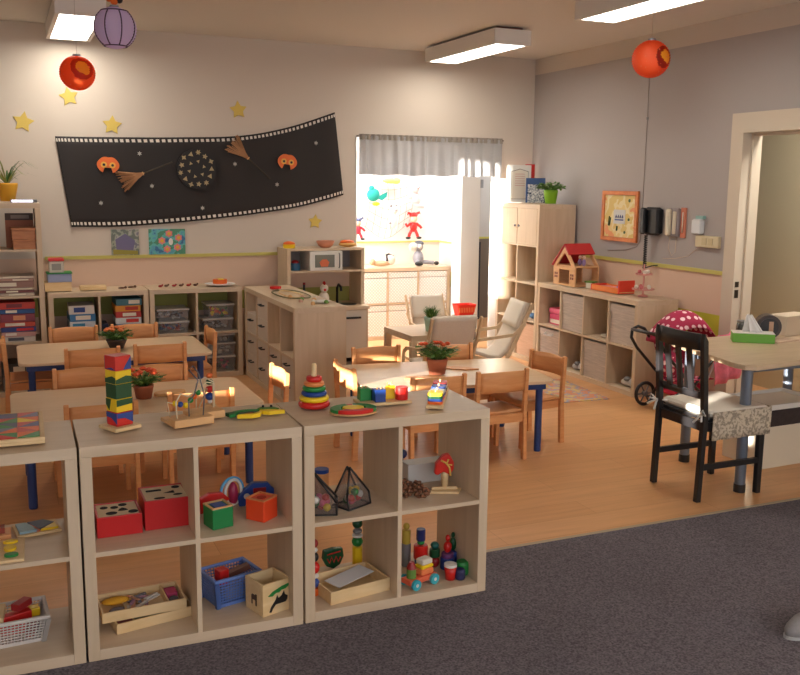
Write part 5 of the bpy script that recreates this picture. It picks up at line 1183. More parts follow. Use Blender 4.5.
MB().prism([(-.09, -.05), (-.03, -.075), (.01, -.065), (.03, -.03), (.012, -.035), (-.02, -.055), (-.06, -.045)], 0, .02).build('yellow_belly', YEL, t, bev=.002)
b = MB(); b.prism([(.03, .0), (.07, -.01), (.135, -.04), (.13, -.055), (.06, -.05), (.035, -.03)], 0, .018); b.build('yellow_jaw', YEL, t, bev=.002)
b = MB(); b.prism([(.03, .03), (.055, .05), (.08, .035), (.105, .04), (.12, -.012), (.075, .0), (.045, .01)], 0, .018); b.build('head_piece', mat('olive_green', (90, 130, 40), .4), t, bev=.002)
b = MB(); b.ball((.06, .035, .023), .006).ball((.095, .025, .023), .006); b.build('eyes', BLACK, t)
# ring pyramid
t = thing('ring_pyramid', 'rainbow ring stacking pyramid with pale peg on front shelf', 'stacking toy', (.892, .235, ZT), 0)
zz = 0
for k, (r, h, m, nm) in enumerate(((.062, .025, RED, 'red_ring'), (.058, .021, YEL, 'yellow_ring'), (.050, .019, BLU, 'blue_ring'), (.046, .019, GRN, 'green_ring'), (.040, .018, mat('salmon_orange', (236, 140, 76), .4), 'orange_ring'), (.031, .021, RED, 'top_ring'))):
    P = [(r * .82 + r * .18 * cos(R(a)), zz + h / 2 + h / 2 * sin(R(a))) for a in range(-90, 91, 15)]
    b = MB(); b.smooth = True; b.lathe([(.012, zz + .0003)] + P + [(.012, zz + h)], 32); b.build(nm, m, t); zz += h
b = MB(); b.smooth = True; b.lathe([(.0105, 0), (.0105, zz + .04), (.008, zz + .048), (.001, zz + .05)], 16); b.build('peg', PINE, t)
# disc puzzle
t = thing('disc_puzzle', 'round puzzle of green, red and yellow arcs on front shelf', 'puzzle', (1.005, .10, ZT), R(-5))
MB().prism(circ(0, 0, .093, 36, .07), 0, .005).build('base', BEECHL, t)
def arcp(r0, r1, a0, a1): return arc(0, 0, r0, r1, a0, a1, 14, .75)
MB().prism(arcp(.05, .09, 100, 215), .0055, .018).build('left_arc', GRN, t, bev=.002); MB().prism(arcp(.05, .09, -40, 80), .0055, .018).build('right_arc', GRN, t, bev=.002)
MB().prism(arcp(.045, .09, 218, 318), .0055, .02).build('front_arc', RED, t, bev=.002); MB().prism(circ(0, .002, .042, 24, .03), .0055, .02).build('centre_disc', YEL, t, bev=.002)
MB().prism(arcp(.055, .085, 82, 98), .0055, .016).build('small_arc', RED, t)
# geometric sorter
t = thing('shape_sorter', 'wooden board with green, blue, yellow and red block towers', 'shape sorter', (1.165, .20, ZT), R(-4))
MB().box(-.105, .11, -.05, .055, 0, .012).build('board', PINE, t, bev=.003)
for (x, y, w_, m, nm) in ((-.07, .02, .022, GRN, 'green_block'), (-.02, -.02, .022, BLU, 'blue_block')):
    o = MB().box(x - w_, x + w_, y - w_, y + w_, .0125, .062).build(nm, m, t, bev=.002)
    b = MB()
    for i in (-1, 1): b.lathe([(.003, .0622), (.003, .068)], 8, c=(x + i * .008, y, 0))
    b.build('pegs', BEECHL, o)
MB().box(-.048, -.03, -.004, .03, .0125, .055).build('dark_green_block', DGRN, t)
MB().prism([(.012, .0), (.055, .0), (.034, .038)], .0125, .066).build('yellow_block', YEL, t, bev=.002); MB().lathe([(.024, .0125), (.026, .014), (.026, .062), (.024, .064)], 26, c=(.077, -.015, 0)).build('red_cylinder', RED, t)
b = MB(); b.lathe([(.003, .0662), (.003, .08)], 8, c=(.025, .01, 0)).lathe([(.003, .0662), (.003, .08)], 8, c=(.042, .01, 0)); b.build('pegs', BEECHL, t)
# stacked column board
t = thing('stacking_board', 'long narrow board with colourful peg stacks at shelf corner', 'stacking toy', (1.40, .175, ZT), R(-30)); t.scale = (1.12, 1.2, 1.0)
MB().box(-.03, .03, -.14, .14, 0, .013).build('board', PINE, t, bev=.002)
for k in range(4):
    y = -.10 + .068 * k; zz = .0135; colsk = [[ORANGE, BLU, DGRN, YEL], [RED, BLU, WHITE], [mat('violet', (110, 60, 110), .5), WHITE, BLU], [BLACK, WHITE, REDD]][k]
    for i, m in enumerate(colsk):
        MB().prism(rrect(-.026, .026, y - .026, y + .026, .012), zz, zz + .0105).build('disc', m, t); zz += .011
    b = MB().lathe([(.003, zz), (.003, zz + .01)], 8, c=(0, y, 0)).build('peg', BEECHL, t)

# ---- mid shelf
def maze_box(x, y, w_, d_, h_, rz, label, holes):
    t = thing('posting_box', label, 'puzzle box', (x, y, ZM), rz, 'red posting boxes')
    b = MB(); b.box(-w_ / 2, w_ / 2, -d_ / 2, -d_ / 2 + .008, 0, h_).box(-w_ / 2, w_ / 2, d_ / 2 - .008, d_ / 2, 0, h_).box(-w_ / 2, -w_ / 2 + .008, -d_ / 2 + .008, d_ / 2 - .008, 0, h_).box(w_ / 2 - .008, w_ / 2, -d_ / 2 + .008, d_ / 2 - .008, 0, h_).box(-w_ / 2 + .008, w_ / 2 - .008, -d_ / 2 + .008, d_ / 2 - .008, 0, .01)
    b.build('box_body', mat('box_red', (196, 28, 28), .4), t, bev=.002)
    l = MB().box(-w_ / 2 + .009, w_ / 2 - .009, -d_ / 2 + .009, d_ / 2 - .009, h_ - .01, h_ - .003).build('lid', mat('lid_cream', (222, 198, 158), .6), t)
    b = MB()
    for (hx, hy, p) in holes: b.prism([(hx * w_ + u, hy * d_ + v) for u, v in p], h_ - .0032, h_ - .0022)
    b.build('cutouts', DARK, l)
maze_box(.135, .205, .155, .155, .075, R(0), 'low red box with cream lid and round cutouts, left one', [(-.28, .2, circ(0, 0, .014)), (-.05, .15, circ(0, 0, .014)), (.15, .28, circ(0, 0, .015)), (-.15, -.22, circ(0, 0, .02, 20, .016)), (.12, -.05, star(0, 0, .02, .7, 3)), (.33, -.25, circ(0, 0, .017))])
maze_box(.305, .225, .165, .17, .11, R(0), 'taller red box with cream lid and odd cutouts, right one', [(-.2, .2, rrect(-.028, .028, -.01, .01, .006)), (.1, 0, [(-.02, -.005), (.02, -.015), (.02, .015)]), (.3, .3, circ(0, 0, .015)), (-.15, -.33, circ(0, 0, .02, 16, .01)), (.27, -.2, circ(0, 0, .017, 16, .01))])
def cubebox(x, y, s_, m, mt, rz, label, name, cat):
    t = thing(name, label, cat, (x, y, ZM), rz, 'small cube boxes')
    b = MB(); k = s_ / 2; b.box(-k, k, -k, k, 0, s_ * .94); b.build('cube_body', m, t, bev=.004)
    b = MB(); b.box(-k, k, -k, -k + .008, s_ * .9405, s_).box(-k, k, k - .008, k, s_ * .9405, s_).box(-k, -k + .008, -k + .008, k - .008, s_ * .9405, s_).box(k - .008, k, -k + .008, k - .008, s_ * .9405, s_); b.build('rim', mt, t)
    return t, k
t, k = cubebox(.478, .10, .082, mat('cube_green', (24, 128, 66), .4), BEECHL, R(14), 'small green cube box with blue block inside', 'cube_box', 'toy cube')
MB().box(-k + .018, k - .018, -k + .018, k - .018, .0775, .081).build('blue_block', BLU, t)
t, k = cubebox(.645, .115, .085, mat('cube_orange', (238, 76, 36), .4), mat('orange_wood', (226, 140, 84), .5), R(38), 'small orange red cube box with round hole', 'cube_box', 'toy cube')
MB().prism(circ(0, 0, .018), .0803, .0815).build('hole', mat('hole_red', (190, 40, 20), .6), t); 
t = thing('wheel_toy', 'red and blue wooden loop toy behind the green cube', 'toy', (.52, .265, ZM), R(10))
b = MB(); b.prism([(-.09, -.01), (-.03, .0), (.03, .03), (.0, .06), (-.05, .065), (-.09, .05)], -.012, .012, T(0, -.02, .015, 0, R(90))); b.build('red_body', RED, t, bev=.003)
M = Matrix.Translation((.05, 0, .062)) @ Euler((R(90), 0, R(10))).to_matrix().to_4x4()
MB().tube([(.05 * cos(2 * pi * i / 24), .055 * sin(2 * pi * i / 24), 0) for i in range(24)], .006, 8, M, closed=True).build('blue_loop', LBLUE, t); MB().tube([(.036 * cos(2 * pi * i / 24), .05 * sin(2 * pi * i / 24), .01) for i in range(24)], .006, 8, M, closed=True).build('white_loop', WHITE, t)
MB().ball((.055, 0, .05), (.02, .02, .05)).build('pink_spindle', mat('raspberry', (170, 40, 80), .4), t)
t = thing('toy_elephant', 'blue wooden animal figure behind the orange cube', 'toy animal', (.68, .27, ZM), R(-4))
b = MB(); b.prism([(-.085, 0), (-.06, 0), (-.05, .03), (.02, .03), (.03, 0), (.055, 0), (.06, .035), (.10, .02), (.115, .04), (.11, .065), (.08, .075), (.05, .06), (.03, .085), (-.03, .09), (-.065, .065), (-.09, .04)], -.014, .014, T(0, 0, .0, 0, R(90))); b.build('body', BLU, t, bev=.003)
MB().lathe([(.007, 0), (.007, .002)], 12, T(.09, -.0145, .052, 0, R(90))).lathe([(.012, 0), (.012, .002)], 12, T(-.055, -.0145, .04, 0, R(90))).build('white_spots', WHITE, t); MB().box(-.03, .02, -.018, -.0145, .05, .07).build('red_stripe', REDD, t)
# C mid left: mesh bags
def meshbag(x, y, rz, label, seed, w_=.12, h_=.145):
    t = thing('mesh_pouch', label, 'pouch', (x, y, ZM), rz, 'triangular mesh pouches of toys')
    A, B_, C_, D_, E_ = (-w_ / 2, -.04, 0), (w_ / 2, -.04, 0), (w_ / 2, .05, 0), (-w_ / 2, .05, 0), (0, 0, h_)
    top0, top1 = (-.012, -.004, h_), (-.012, .02, h_)
    b = MB(); b.add([A, B_, C_, D_, (-w_ / 2, -.03, h_ * .3), (w_ / 2, -.03, h_ * .3), (w_ / 2, .04, h_ * .3), (-w_ / 2, .04, h_ * .3), (-.02, -.004, h_), (-.02, .01, h_)],
                    [(3, 2, 1, 0), (0, 1, 5, 4), (1, 2, 6, 5), (2, 3, 7, 6), (3, 0, 4, 7), (4, 5, 8), (5, 6, 9, 8), (6, 7, 9), (7, 4, 8, 9)])
    b.build('mesh_panel', mat('pouch_mesh', (120, 104, 96), .7, alpha=.4), t)
    b = MB(); e = [(A, B_), (B_, C_), (C_, D_), (D_, A), (A, (-w_ / 2, -.03, h_ * .3)), (B_, (w_ / 2, -.03, h_ * .3)), ((-w_ / 2, -.03, h_ * .3), (-.02, -.004, h_)), ((w_ / 2, -.03, h_ * .3), (-.02, -.004, h_)), ((w_ / 2, .04, h_ * .3), (-.02, .01, h_)), (C_, (w_ / 2, .04, h_ * .3)), ((-w_ / 2, .04, h_ * .3), (-.02, .01, h_))]
    for p, q in e: b.tube([Vector(p) + Vector((0, 0, .003)), Vector(q) + Vector((0, 0, .003))], .0042, 6)
    b.build('black_piping', BLACK, t)
    b = MB(); rn = random.Random(seed)
    for i in range(16): b.mi(i % 5).ball((rn.uniform(-w_ / 2 + .028, w_ / 2 - .028), rn.uniform(-.018, .028), rn.uniform(.018, .06)), .0155, 10, 7)
    o = b.build('small_toys', [GRN, RED, YEL, WHITE, PINK], t); o['kind'] = 'stuff'
meshbag(.865, .09, R(-20), 'mesh pouch with black piping at left of right shelf unit', 3, .13, .15)
meshbag(1.01, .12, R(25), 'pointed mesh pouch holding small toys, right one', 4, .12, .155)
t = thing('wooden_cup', 'wooden tube cup with blue top behind the mesh pouches', 'cup', (.94, .29, ZM), 0); MB().lathe([(.028, 0), (.028, .09)], 20).build('tube', BEECH, t); MB().lathe([(.029, .0905), (.029, .105), (.02, .105)], 20).build('blue_rim', BLU, t)
# C mid right
t = thing('lacing_mushroom', 'red wooden lacing toy with yellow lace on stand', 'lacing toy', (1.41, .14, ZM), R(-15))
MB().prism([(-.07, -.03), (.06, -.05), (.08, .0), (.0, .03)], 0, .010).build('stand_foot', PINE, t, bev=.002); MB().box(-.045, .06, -.012, -.0, .0105, .02).build('stick', PINE, t)
b = MB(); b.smooth = True; b.lathe([(.012, .0105), (.016, .07), (.014, .085)], 16, c=(.01, 0, 0)); b.build('stem', PINE, t)
MB().prism([(-.035, .075), (-.03, .12), (.0, .155), (.025, .16), (.045, .125), (.045, .095), (.03, .07), (.0, .085), (-.02, .07)], -.016, .016, T(0, 0, 0, 0, R(90))).build('red_cap', mat('lacquer_red', (214, 44, 28), .35), t, bev=.006)
b = MB(); b.tube([(-.01, -.017, .135), (.01, -.021, .125), (.025, -.021, .105), (.03, -.022, .07)], .004, 6).tube([(.02, -.021, .14), (.012, -.023, .12), (.035, -.021, .115)], .004, 6); b.build('yellow_lace', mat('lace', (230, 186, 90), .7), t)
def cone_mesh(k):
    b = MB()
    for i in range(22):
        a = i * 2.4; h = i / 22; r = .022 * sin(pi * (.15 + .8 * h)); b.ball((-.03 + .06 * h, r * cos(a), .022 + r * sin(a)), (.009, .007, .007), 6, 4)
    return b
for k, (x, y, z_, rz, lb) in enumerate(((1.245, .13, 0, 20, 'pine cone nearest the divider beside lacing toy'), (1.30, .10, 0, -30, 'pine cone in front of the cone heap'), (1.31, .17, 0, 60, 'pine cone at the back of the cone heap'), (1.27, .20, 0, -10, 'pine cone behind the dark bird figure'))):
    tag(cone_mesh(k).build('pine_cone', mat('cone_brown', (128, 84, 58), .8), None, (x, y, ZM + z_), R(rz)), lb, 'pine cone', 'pine cones on shelf')
t = thing('bird_figure', 'dark blue bird shaped figure standing above the pine cones', 'toy figure', (1.265, .30, ZM), R(0))
MB().lathe([(.018, 0), (.02, .01), (.008, .02), (.008, .09)], 14).build('post', mat('dusk', (60, 56, 80), .5), t); MB().ball((0, 0, .105), (.04, .02, .03)).ball((.035, 0, .125), .02).ball((-.035, 0, .13), (.012, .012, .022)).build('body', mat('navy_blue', (38, 42, 84), .5), t)
tag(MB().box(-.09, .09, -.04, .04, 0, .085).build('white_box', mat('white_carton', (206, 200, 192), .6), None, (1.40, .30, ZM), R(0), bev=.003), 'plain white carton behind lacing toy', 'box')
# A mid: puzzles
def inset(x, y, z_, w_, d_, rz, label, shapes, ms, nm='inset_puzzle'):
    t = thing(nm, label, 'puzzle', (x, y, z_), rz, 'flat inset puzzles')
    MB().box(-w_ / 2, w_ / 2, -d_ / 2, d_ / 2, 0, .01).build('board', PINE, t, bev=.002)
    for i, (p, m) in enumerate(zip(shapes, ms)): MB().prism(p, .0105, .019).build('piece', m, t, bev=.001)
inset(-.255, .12, ZM, .15, .20, R(-2), 'wooden inset puzzle with dark number pieces, front left shelf', [circ(-.035, .06, .022, 14, .016), circ(.03, .055, .024, 6, .014), star(-.035, 0, .026, .6, 4), circ(.03, -.005, .02, 14, .025), circ(-.03, -.06, .024, 14, .015), circ(.035, -.065, .022, 14, .016)], [mat('slate', (92, 92, 116)), YEL, mat('teal_dark', (40, 90, 90), .5), YEL, RED, GRN])
inset(-.135, .30, ZM, .15, .12, R(8), 'square puzzle of blue and beige triangles, front left shelf', [[(-.065, -.05), (.0, -.05), (-.03, .045), (-.065, .045)], [(.005, -.05), (.065, -.05), (.06, .0)], [(-.0, -.045), (.06, .005), (.03, .048), (-.025, .045)], [(-.01, -.05), (.003, -.05), (-.02, .02)]], [mat('light_sky', (150, 180, 190), .5), YEL, mat('deep_slate', (58, 72, 96), .5), ORANGE])
t = thing('wooden_block_box', 'brown wooden block tray at left edge of front shelf', 'toy box', (-.27, .27, ZM), 0); MB().box(-.05, .05, -.04, .04, 0, .02).build('tray', BEECH, t, bev=.002); MB().box(-.03, .03, -.02, .02, .0205, .04).build('block', mat('red_brown', (150, 66, 46), .5), t)
# ---- bottom shelf
def mesh_basket(x, y, w_, d_, h_, rz, m, label, items, cell_=.012, name='plastic_basket'):
    t = thing(name, label, 'basket', (x, y, ZBt), rz)
    b = MB(); k = .86
    def wallp(ax, sgn):
        n = int((w_ if ax else d_) / cell_); L = (w_ if ax else d_)
        def P(u, z):  # u -.5..5
            f = k + (1 - k) * z / h_
            return (u * w_ * f, sgn * d_ / 2 * f, z) if ax else (sgn * w_ / 2 * f, u * d_ * f, z)
        for i in range(n + 1): b.bar(P(-.5 + i / n, .012), P(-.5 + i / n, h_), .004, .0025, (0, 0, 1) if 0 else (1, 0, 0))
        m_ = int(h_ / cell_)
        for j in range(m_ + 1): z = .012 + (h_ - .012) * j / m_; b.bar(P(-.5, z), P(.5, z), .0025, .004)
        for q in (-.5, .5): b.bar(P(q, 0), P(q, h_), .016, .016, (1, 0, 0))
    for ax in (0, 1):
        for s_ in (-1, 1): wallp(ax, s_)
    b.build('mesh_sides', m, t)
    MB().box(-w_ / 2 * k, w_ / 2 * k, -d_ / 2 * k, d_ / 2 * k, 0, .010).build('bottom', m, t)
    r = MB(); W_, D_ = w_ / 2 + .006, d_ / 2 + .006; r.box(-W_, W_, -D_, -D_ + .014, h_, h_ + .012).box(-W_, W_, D_ - .014, D_, h_, h_ + .012).box(-W_, -W_ + .014, -D_ + .014, D_ - .014, h_, h_ + .012).box(W_ - .014, W_, -D_ + .014, D_ - .014, h_, h_ + .012); r.build('rim', m, t, bev=.004)
    return t
mesh_basket(-.26, .21, .28, .17, .085, R(3), mat('basket_white', (214, 206, 198), .5), 'white mesh basket of building pieces at lower left', None)
GBL = 'building pieces in white basket'
blk = [(-.31, .19, .026, PINE, 40, (.09, .03, .03)), (-.24, .22, .026, RED, 0, (.11, .04, .04)), (-.17, .20, .026, REDD, 80, (.09, .035, .035)), (-.36, .22, .026, PINE, 80, (.1, .04, .04)), (-.30, .22, .058, PINE, 70, (.12, .03, .03)), (-.22, .21, .068, RED, 20, (.10, .035, .03)), (-.37, .2, .068, WHITE, 60, (.10, .04, .025)), (-.16, .24, .066, YEL, 10, (.035, .035, .03)), (-.27, .2, .09, PINE, 85, (.12, .028, .025)), (-.34, .23, .096, BEECHL, 10, (.09, .03, .024)), (-.20, .23, .101, mat('red2', (170, 40, 44), .5), 50, (.07, .035, .025))]
nmz = ['pale plank lying lowest at left', 'bright red block at the bottom', 'dark red block standing by right side', 'pale block lowest at photo edge', 'long pale plank leaning across', 'bright red block in the heap', 'white plank at photo edge', 'yellow block at right corner', 'pale plank across the heap top', 'tan block on the heap top at left', 'dull red block on the heap top']
for (x, y, z_, m, rz, (a, b_, c)), nm in zip(blk, nmz):
    tag(MB().box(-a / 2, a / 2, -b_ / 2, b_ / 2, 0, c).build('building_block', m, None, (x, y, ZBt + z_ * 1.12 - .016), R(rz), bev=.003), nm + ', in the white basket', 'block', GBL)
# tissue trays
def tray(x, y, z_, w_, d_, h_, rz, rx, label):
    t = thing('wooden_tray', label, 'tray', (x, y, z_), rz, 'shallow wooden trays of craft things')
    t.rotation_euler = (0, rx, rz)
    b = MB(); b.box(-w_ / 2, w_ / 2, -d_ / 2, d_ / 2, 0, .006).box(-w_ / 2, w_ / 2, -d_ / 2, -d_ / 2 + .007, .006, h_).box(-w_ / 2, w_ / 2, d_ / 2 - .007, d_ / 2, .006, h_).box(-w_ / 2, -w_ / 2 + .007, -d_ / 2 + .007, d_ / 2 - .007, .006, h_).box(w_ / 2 - .007, w_ / 2, -d_ / 2 + .007, d_ / 2 - .007, .006, h_); b.build('tray_body', PINE, t, bev=.001)
    MB().box(w_ * .28, w_ * .28 + .006, -d_ / 2 + .008, d_ / 2 - .008, .0065, h_ - .004).build('partition', PINE, t)
    return t
tray(.235, .19, ZBt, .29, .16, .038, R(10), 0, 'lower wooden craft tray, turned, on bottom shelf')
t1 = tray(.205, .20, ZBt + .040, .30, .17, .038, R(3), 0, 'upper wooden tray of fabric scraps on bottom shelf')
tr0 = [o for o in COL.objects if o.name.startswith('wooden_tray') and o.type == 'EMPTY']
b = MB(); MB().box(-.14, -.075, -.055, .055, .0065, .02).build('pink_cards', mat('cards_pink', (170, 80, 90), .7), tr0[0]); MB().box(-.06, .07, -.05, .05, .0065, .018).build('green_cards', mat('cards_green', (150, 150, 120), .7), tr0[0])
t = t1
MB().ball((-.085, .035, .024), (.05, .022, .014)).build('yellow_cloth', mat('mustard', (222, 160, 40), .9), t); MB().box(.095, .135, .0, .055, .0065, .03).build('pink_cloth', mat('cloth_pink', (196, 70, 110), .9), t)
b = MB(); rn = random.Random(8)
for i in range(14): b.mi(i % 4).box(-.03, .03, -.006, .006, -.002, .002, T(rn.uniform(-.03, .05), rn.uniform(-.035, .04), .012 + i * .0016, rn.uniform(0, 3), rn.uniform(-.2, .2)))
o = b.build('fabric_scraps', [mat('scrap1', (206, 150, 120), .9), mat('scrap2', (214, 206, 196), .9), mat('scrap3', (170, 130, 150), .9), mat('scrap4', (120, 116, 120), .9)], t); o['kind'] = 'stuff'
MB().ball((.115, -.03, .018), (.018, .022, .011)).ball((-.09, -.035, .018), (.03, .02, .011)).build('grey_scraps', mat('scrap_grey', (110, 100, 104), .9), t); MB().box(-.065, -.061, -.06, .0, .0065, .028).build('divider', PINE, t)
# blue basket
mesh_basket(.545, .235, .19, .15, .105, R(14), mat('basket_blue', (98, 128, 196), .45), 'light blue mesh basket holding a red block on bottom shelf', None)
tag(MB().prism(rrect(-.022, .022, -.022, .022, .008), 0, .06).build('red_block', RED, None, (.515, .235, ZBt + .062), R(20), bev=.003, rot=None), 'red block inside the light blue basket', 'block', 'pieces in the blue basket')
tag(MB().bar((-.06, 0, .012), (.06, .02, .04), .03, .02).build('wooden_stick', mat('dark_wood', (110, 64, 50), .6), None, (.565, .235, ZBt + .07)), 'dark wooden stick lying in the light blue basket', 'stick', 'pieces in the blue basket')
tag(MB().box(-.05, .05, -.04, .04, 0, .05).build('fabric_pouch', mat('pouch_grey', (150, 140, 150), .8), None, (.56, .235, ZBt + .0115), R(14), bev=.008), 'greyish pouch at the bottom of the light blue basket', 'pouch', 'pieces in the blue basket')
# cat box
t = thing('picture_box', 'open pale wooden cube box with dark animal and green leaf picture', 'box', (.66, .095, ZBt), R(17))
k = .062; hh = .125
b = MB().box(-k, k, -k, -k + .008, 0, hh).box(-k, k, k - .008, k, 0, hh).box(-k, -k + .008, -k + .008, k - .008, 0, hh).box(k - .008, k, -k + .008, k - .008, 0, hh).box(-k + .008, k - .008, -k + .008, k - .008, 0, .008); b.build('box_body', PINE, t, bev=.001)
b = MB(); xz([(-.035, .012), (-.028, .03), (-.006, .056), (.0, .072), (.006, .058), (.02, .066), (.03, .082), (.034, .066), (.046, .058), (.044, .044), (.036, .036), (-.006, .036), (-.02, .022), (-.026, .01)], 0, 0, -k - .0022, -k - .0004, b); b.build('dark_animal', BLACK, t)
b = MB(); xz([(-.04, .076), (-.02, .09), (.02, .102), (.05, .106), (.052, .098), (.036, .088), (.02, .088), (.008, .08), (-.005, .082), (-.02, .072)], 0, 0, -k - .0022, -k - .0004, b); b.build('green_leaf', GRN, t)
b = MB(); b.box(-k - .0022, -k - .0004, -.02, -.012, .03, .075).box(-k - .0022, -k - .0004, -.012, .01, .05, .07).box(-k - .0022, -k - .0004, .01, .016, .03, .066); b.build('side_picture', mat('side_brown', (84, 60, 44), .7), t)
# C bottom left
t = thing('paper_tray', 'pale wooden tray with a grey white sheet inside, bottom shelf', 'tray', (1.00, .13, ZBt), R(9))
b = MB(); w_, d_, h_ = .265, .19, .052
b.box(-w_ / 2, w_ / 2, -d_ / 2, d_ / 2, 0, .006).box(-w_ / 2, w_ / 2, -d_ / 2, -d_ / 2 + .007, .006, h_).box(-w_ / 2, w_ / 2, d_ / 2 - .007, d_ / 2, .006, h_).box(-w_ / 2, -w_ / 2 + .007, -d_ / 2 + .007, d_ / 2 - .007, .006, h_).box(w_ / 2 - .007, w_ / 2, -d_ / 2 + .007, d_ / 2 - .007, .006, h_); b.build('tray_body', PINE, t, bev=.001)
MB().box(-.085, .10, -.045, .045, .0, .002, T(.0, .01, .046, R(12), 0, R(-4))).build('sheet', mat('sheet_grey', (214, 214, 216), .6), t)
t = thing('wooden_strawberry', 'dark green wooden fruit with red stitches standing at back', 'lacing toy', (1.005, .345, ZBt), R(4))
b = MB(); b.prism([(0, 0), (.03, .015), (.047, .05), (.042, .085), (.0, .09), (-.042, .085), (-.047, .05), (-.03, .015)], -.012, .012, T(0, 0, 0, 0, R(90))); b.build('body', DGRN, t, bev=.004)
b = MB(); b.tube([(-.03, -.0145, .05), (-.02, -.0145, .03), (-.01, -.0145, .055), (0, -.0145, .03), (.01, -.0145, .055), (.02, -.0145, .03), (.03, -.0145, .05)], .003, 5).tube([(-.03, -.0145, .068), (.03, -.0145, .074)], .003, 5); b.build('red_stitches', RED, t)
def stackfig(x, y, label, parts):
    t = thing('stacking_figure', label, 'toy figure', (x, y, ZBt), 0, 'tall stacked bead figures'); zz = 0
    for nm, r, h, m, sh in parts:
        if sh == 'c': MB().lathe([(r * .92, zz + .0003), (r, zz + .003), (r, zz + h - .003), (r * .92, zz + h)], 18).build(nm, m, t)
        else: MB().ball((0, 0, zz + h / 2), (r, r, h / 2)).build(nm, m, t)
        zz += h * (1 if sh == 'c' else .97)
stackfig(1.11, .33, 'tall green and yellow stacked figure behind the paper tray', [('yellow_base', .021, .085, YEL, 'c'), ('green_body', .024, .045, GRN, 's'), ('white_collar', .022, .012, WHITE, 'c'), ('grey_neck', .02, .025, GREY, 's'), ('green_head', .022, .044, DGRN, 's'), ('tip', .005, .02, BLACK, 'c')])
stackfig(.855, .13, 'red, white and blue stacked figure at left post of right shelf', [('red_foot', .017, .03, ORANGE, 'c'), ('blue_bead', .02, .04, BLU, 's'), ('white_bead', .018, .02, WHITE, 's'), ('red_bead', .022, .05, RED, 's'), ('dark_bead', .018, .04, BLACK, 's'), ('white_neck', .014, .02, WHITE, 's'), ('red_head', .016, .035, REDD, 's')])
# C bottom right: train etc
t = thing('toy_train', 'colourful wooden toy engine with turquoise wheels on bottom shelf', 'toy train', (1.275, .062, ZBt), R(18)); t.scale = (1.2, 1.2, 1.2)
MB().box(-.06, .06, -.024, .024, .016, .034).build('chassis', mat('chassis_orange', (232, 104, 70), .4), t, bev=.003)
for x in (-.04, .042):
    for y in (-.031, .031): 
        w_ = MB().lathe([(.018, -.005), (.018, .005)], 18, T(x, y, .0185, 0, R(90))).build('wheel', mat('turquoise', (60, 170, 186), .4), t)
        MB().lathe([(.006, -.0065), (.006, .0065)], 10, T(x, y, .0185, 0, R(90))).build('hub', WHITE, w_)
MB().lathe([(.016, .0345), (.016, .066)], 16, c=(-.035, 0, 0)).build('left_cylinder', LG2, t); MB().lathe([(.017, .0665), (.008, .09)], 16, c=(-.035, 0, 0)).build('left_cone', REDD, t)
MB().box(-.005, .05, -.02, .02, .0345, .055, b=.004).build('orange_block', mat('coral', (236, 130, 80), .4), t); MB().box(-.005, .05, -.02, .02, .0555, .068, b=.004).build('yellow_block', YEL, t); MB().box(.0, .046, -.018, .018, .0685, .088, b=.004).build('white_block', CREAMW, t)
stackfig(1.235, .22, 'green and yellow bead figure behind the toy engine', [('foot', .02, .03, mat('lime2', (150, 180, 80), .5), 's'), ('green_body', .018, .05, LG2, 'c'), ('cream_ball', .016, .03, CREAMW, 's'), ('top_flower', .012, .02, YEL, 's')])
stackfig(1.34, .19, 'red, blue and yellow block figure behind the toy engine', [('blue_feet', .026, .05, BLU, 'c'), ('red_body', .03, .06, RED, 'c'), ('green_neck', .016, .02, GRN, 's'), ('navy_hat', .019, .05, mat('navy_hat', (34, 40, 96), .4), 'c')])
stackfig(1.30, .25, 'slim mustard bead column behind block figure', [('base', .02, .1, GREY, 'c'), ('mustard_body', .018, .06, mat('mustard2', (190, 160, 60), .5), 'c'), ('mustard_top', .014, .03, mat('mustard2', (190, 160, 60)), 's')])
stackfig(1.405, .19, 'dark green angular figure beside the red block figure', [('base_bead', .022, .05, REDD, 's'), ('green_cube', .022, .035, DGRN, 'c'), ('green_top', .018, .03, mat('teal3', (30, 100, 90), .5), 's')])
t = thing('toy_bucket', 'small red bucket with white rim on bottom shelf', 'bucket', (1.415, .06, ZBt), 0)
b = MB(); b.smooth = True; b.lathe([(.02, 0), (.026, .055), (.024, .055), (.018, .01)], 20); b.build('bucket_body', RED, t); MB().lathe([(.0265, .0555), (.0265, .066), (.024, .066)], 20).build('rim', WHITE, t)
for x, y, rr, m, lb, nm in ((1.452, .045, .022, mat('navy_blue', (38, 42, 84), .5), 'dark blue ball beside the red bucket', 'toy_ball'), (1.484, .085, .029, GRN, 'green ball right of the red bucket', 'toy_ball')):
    tag(MB().lathe([(rr * .8, 0), (rr, rr * .4), (rr, rr * 1.6), (rr * .8, rr * 2)], 20).build(nm, m, None, (x, y, ZBt), bev=.002), lb, 'ball', 'balls by the bucket')
stackfig(1.45, .16, 'red pointed bead figure behind the bucket', [('blue_skirt', .03, .05, BLU, 'c'), ('purple_band', .026, .02, mat('violet', (110, 60, 110)), 'c'), ('red_body', .018, .05, RED, 's'), ('red_tip', .01, .03, RED, 's')])
stackfig(1.49, .19, 'dark green pointed bead figure by the right panel', [('blue_skirt', .022, .06, BLU, 'c'), ('green_body', .015, .06, DGRN, 's'), ('green_tip', .008, .025, DGRN, 's')])

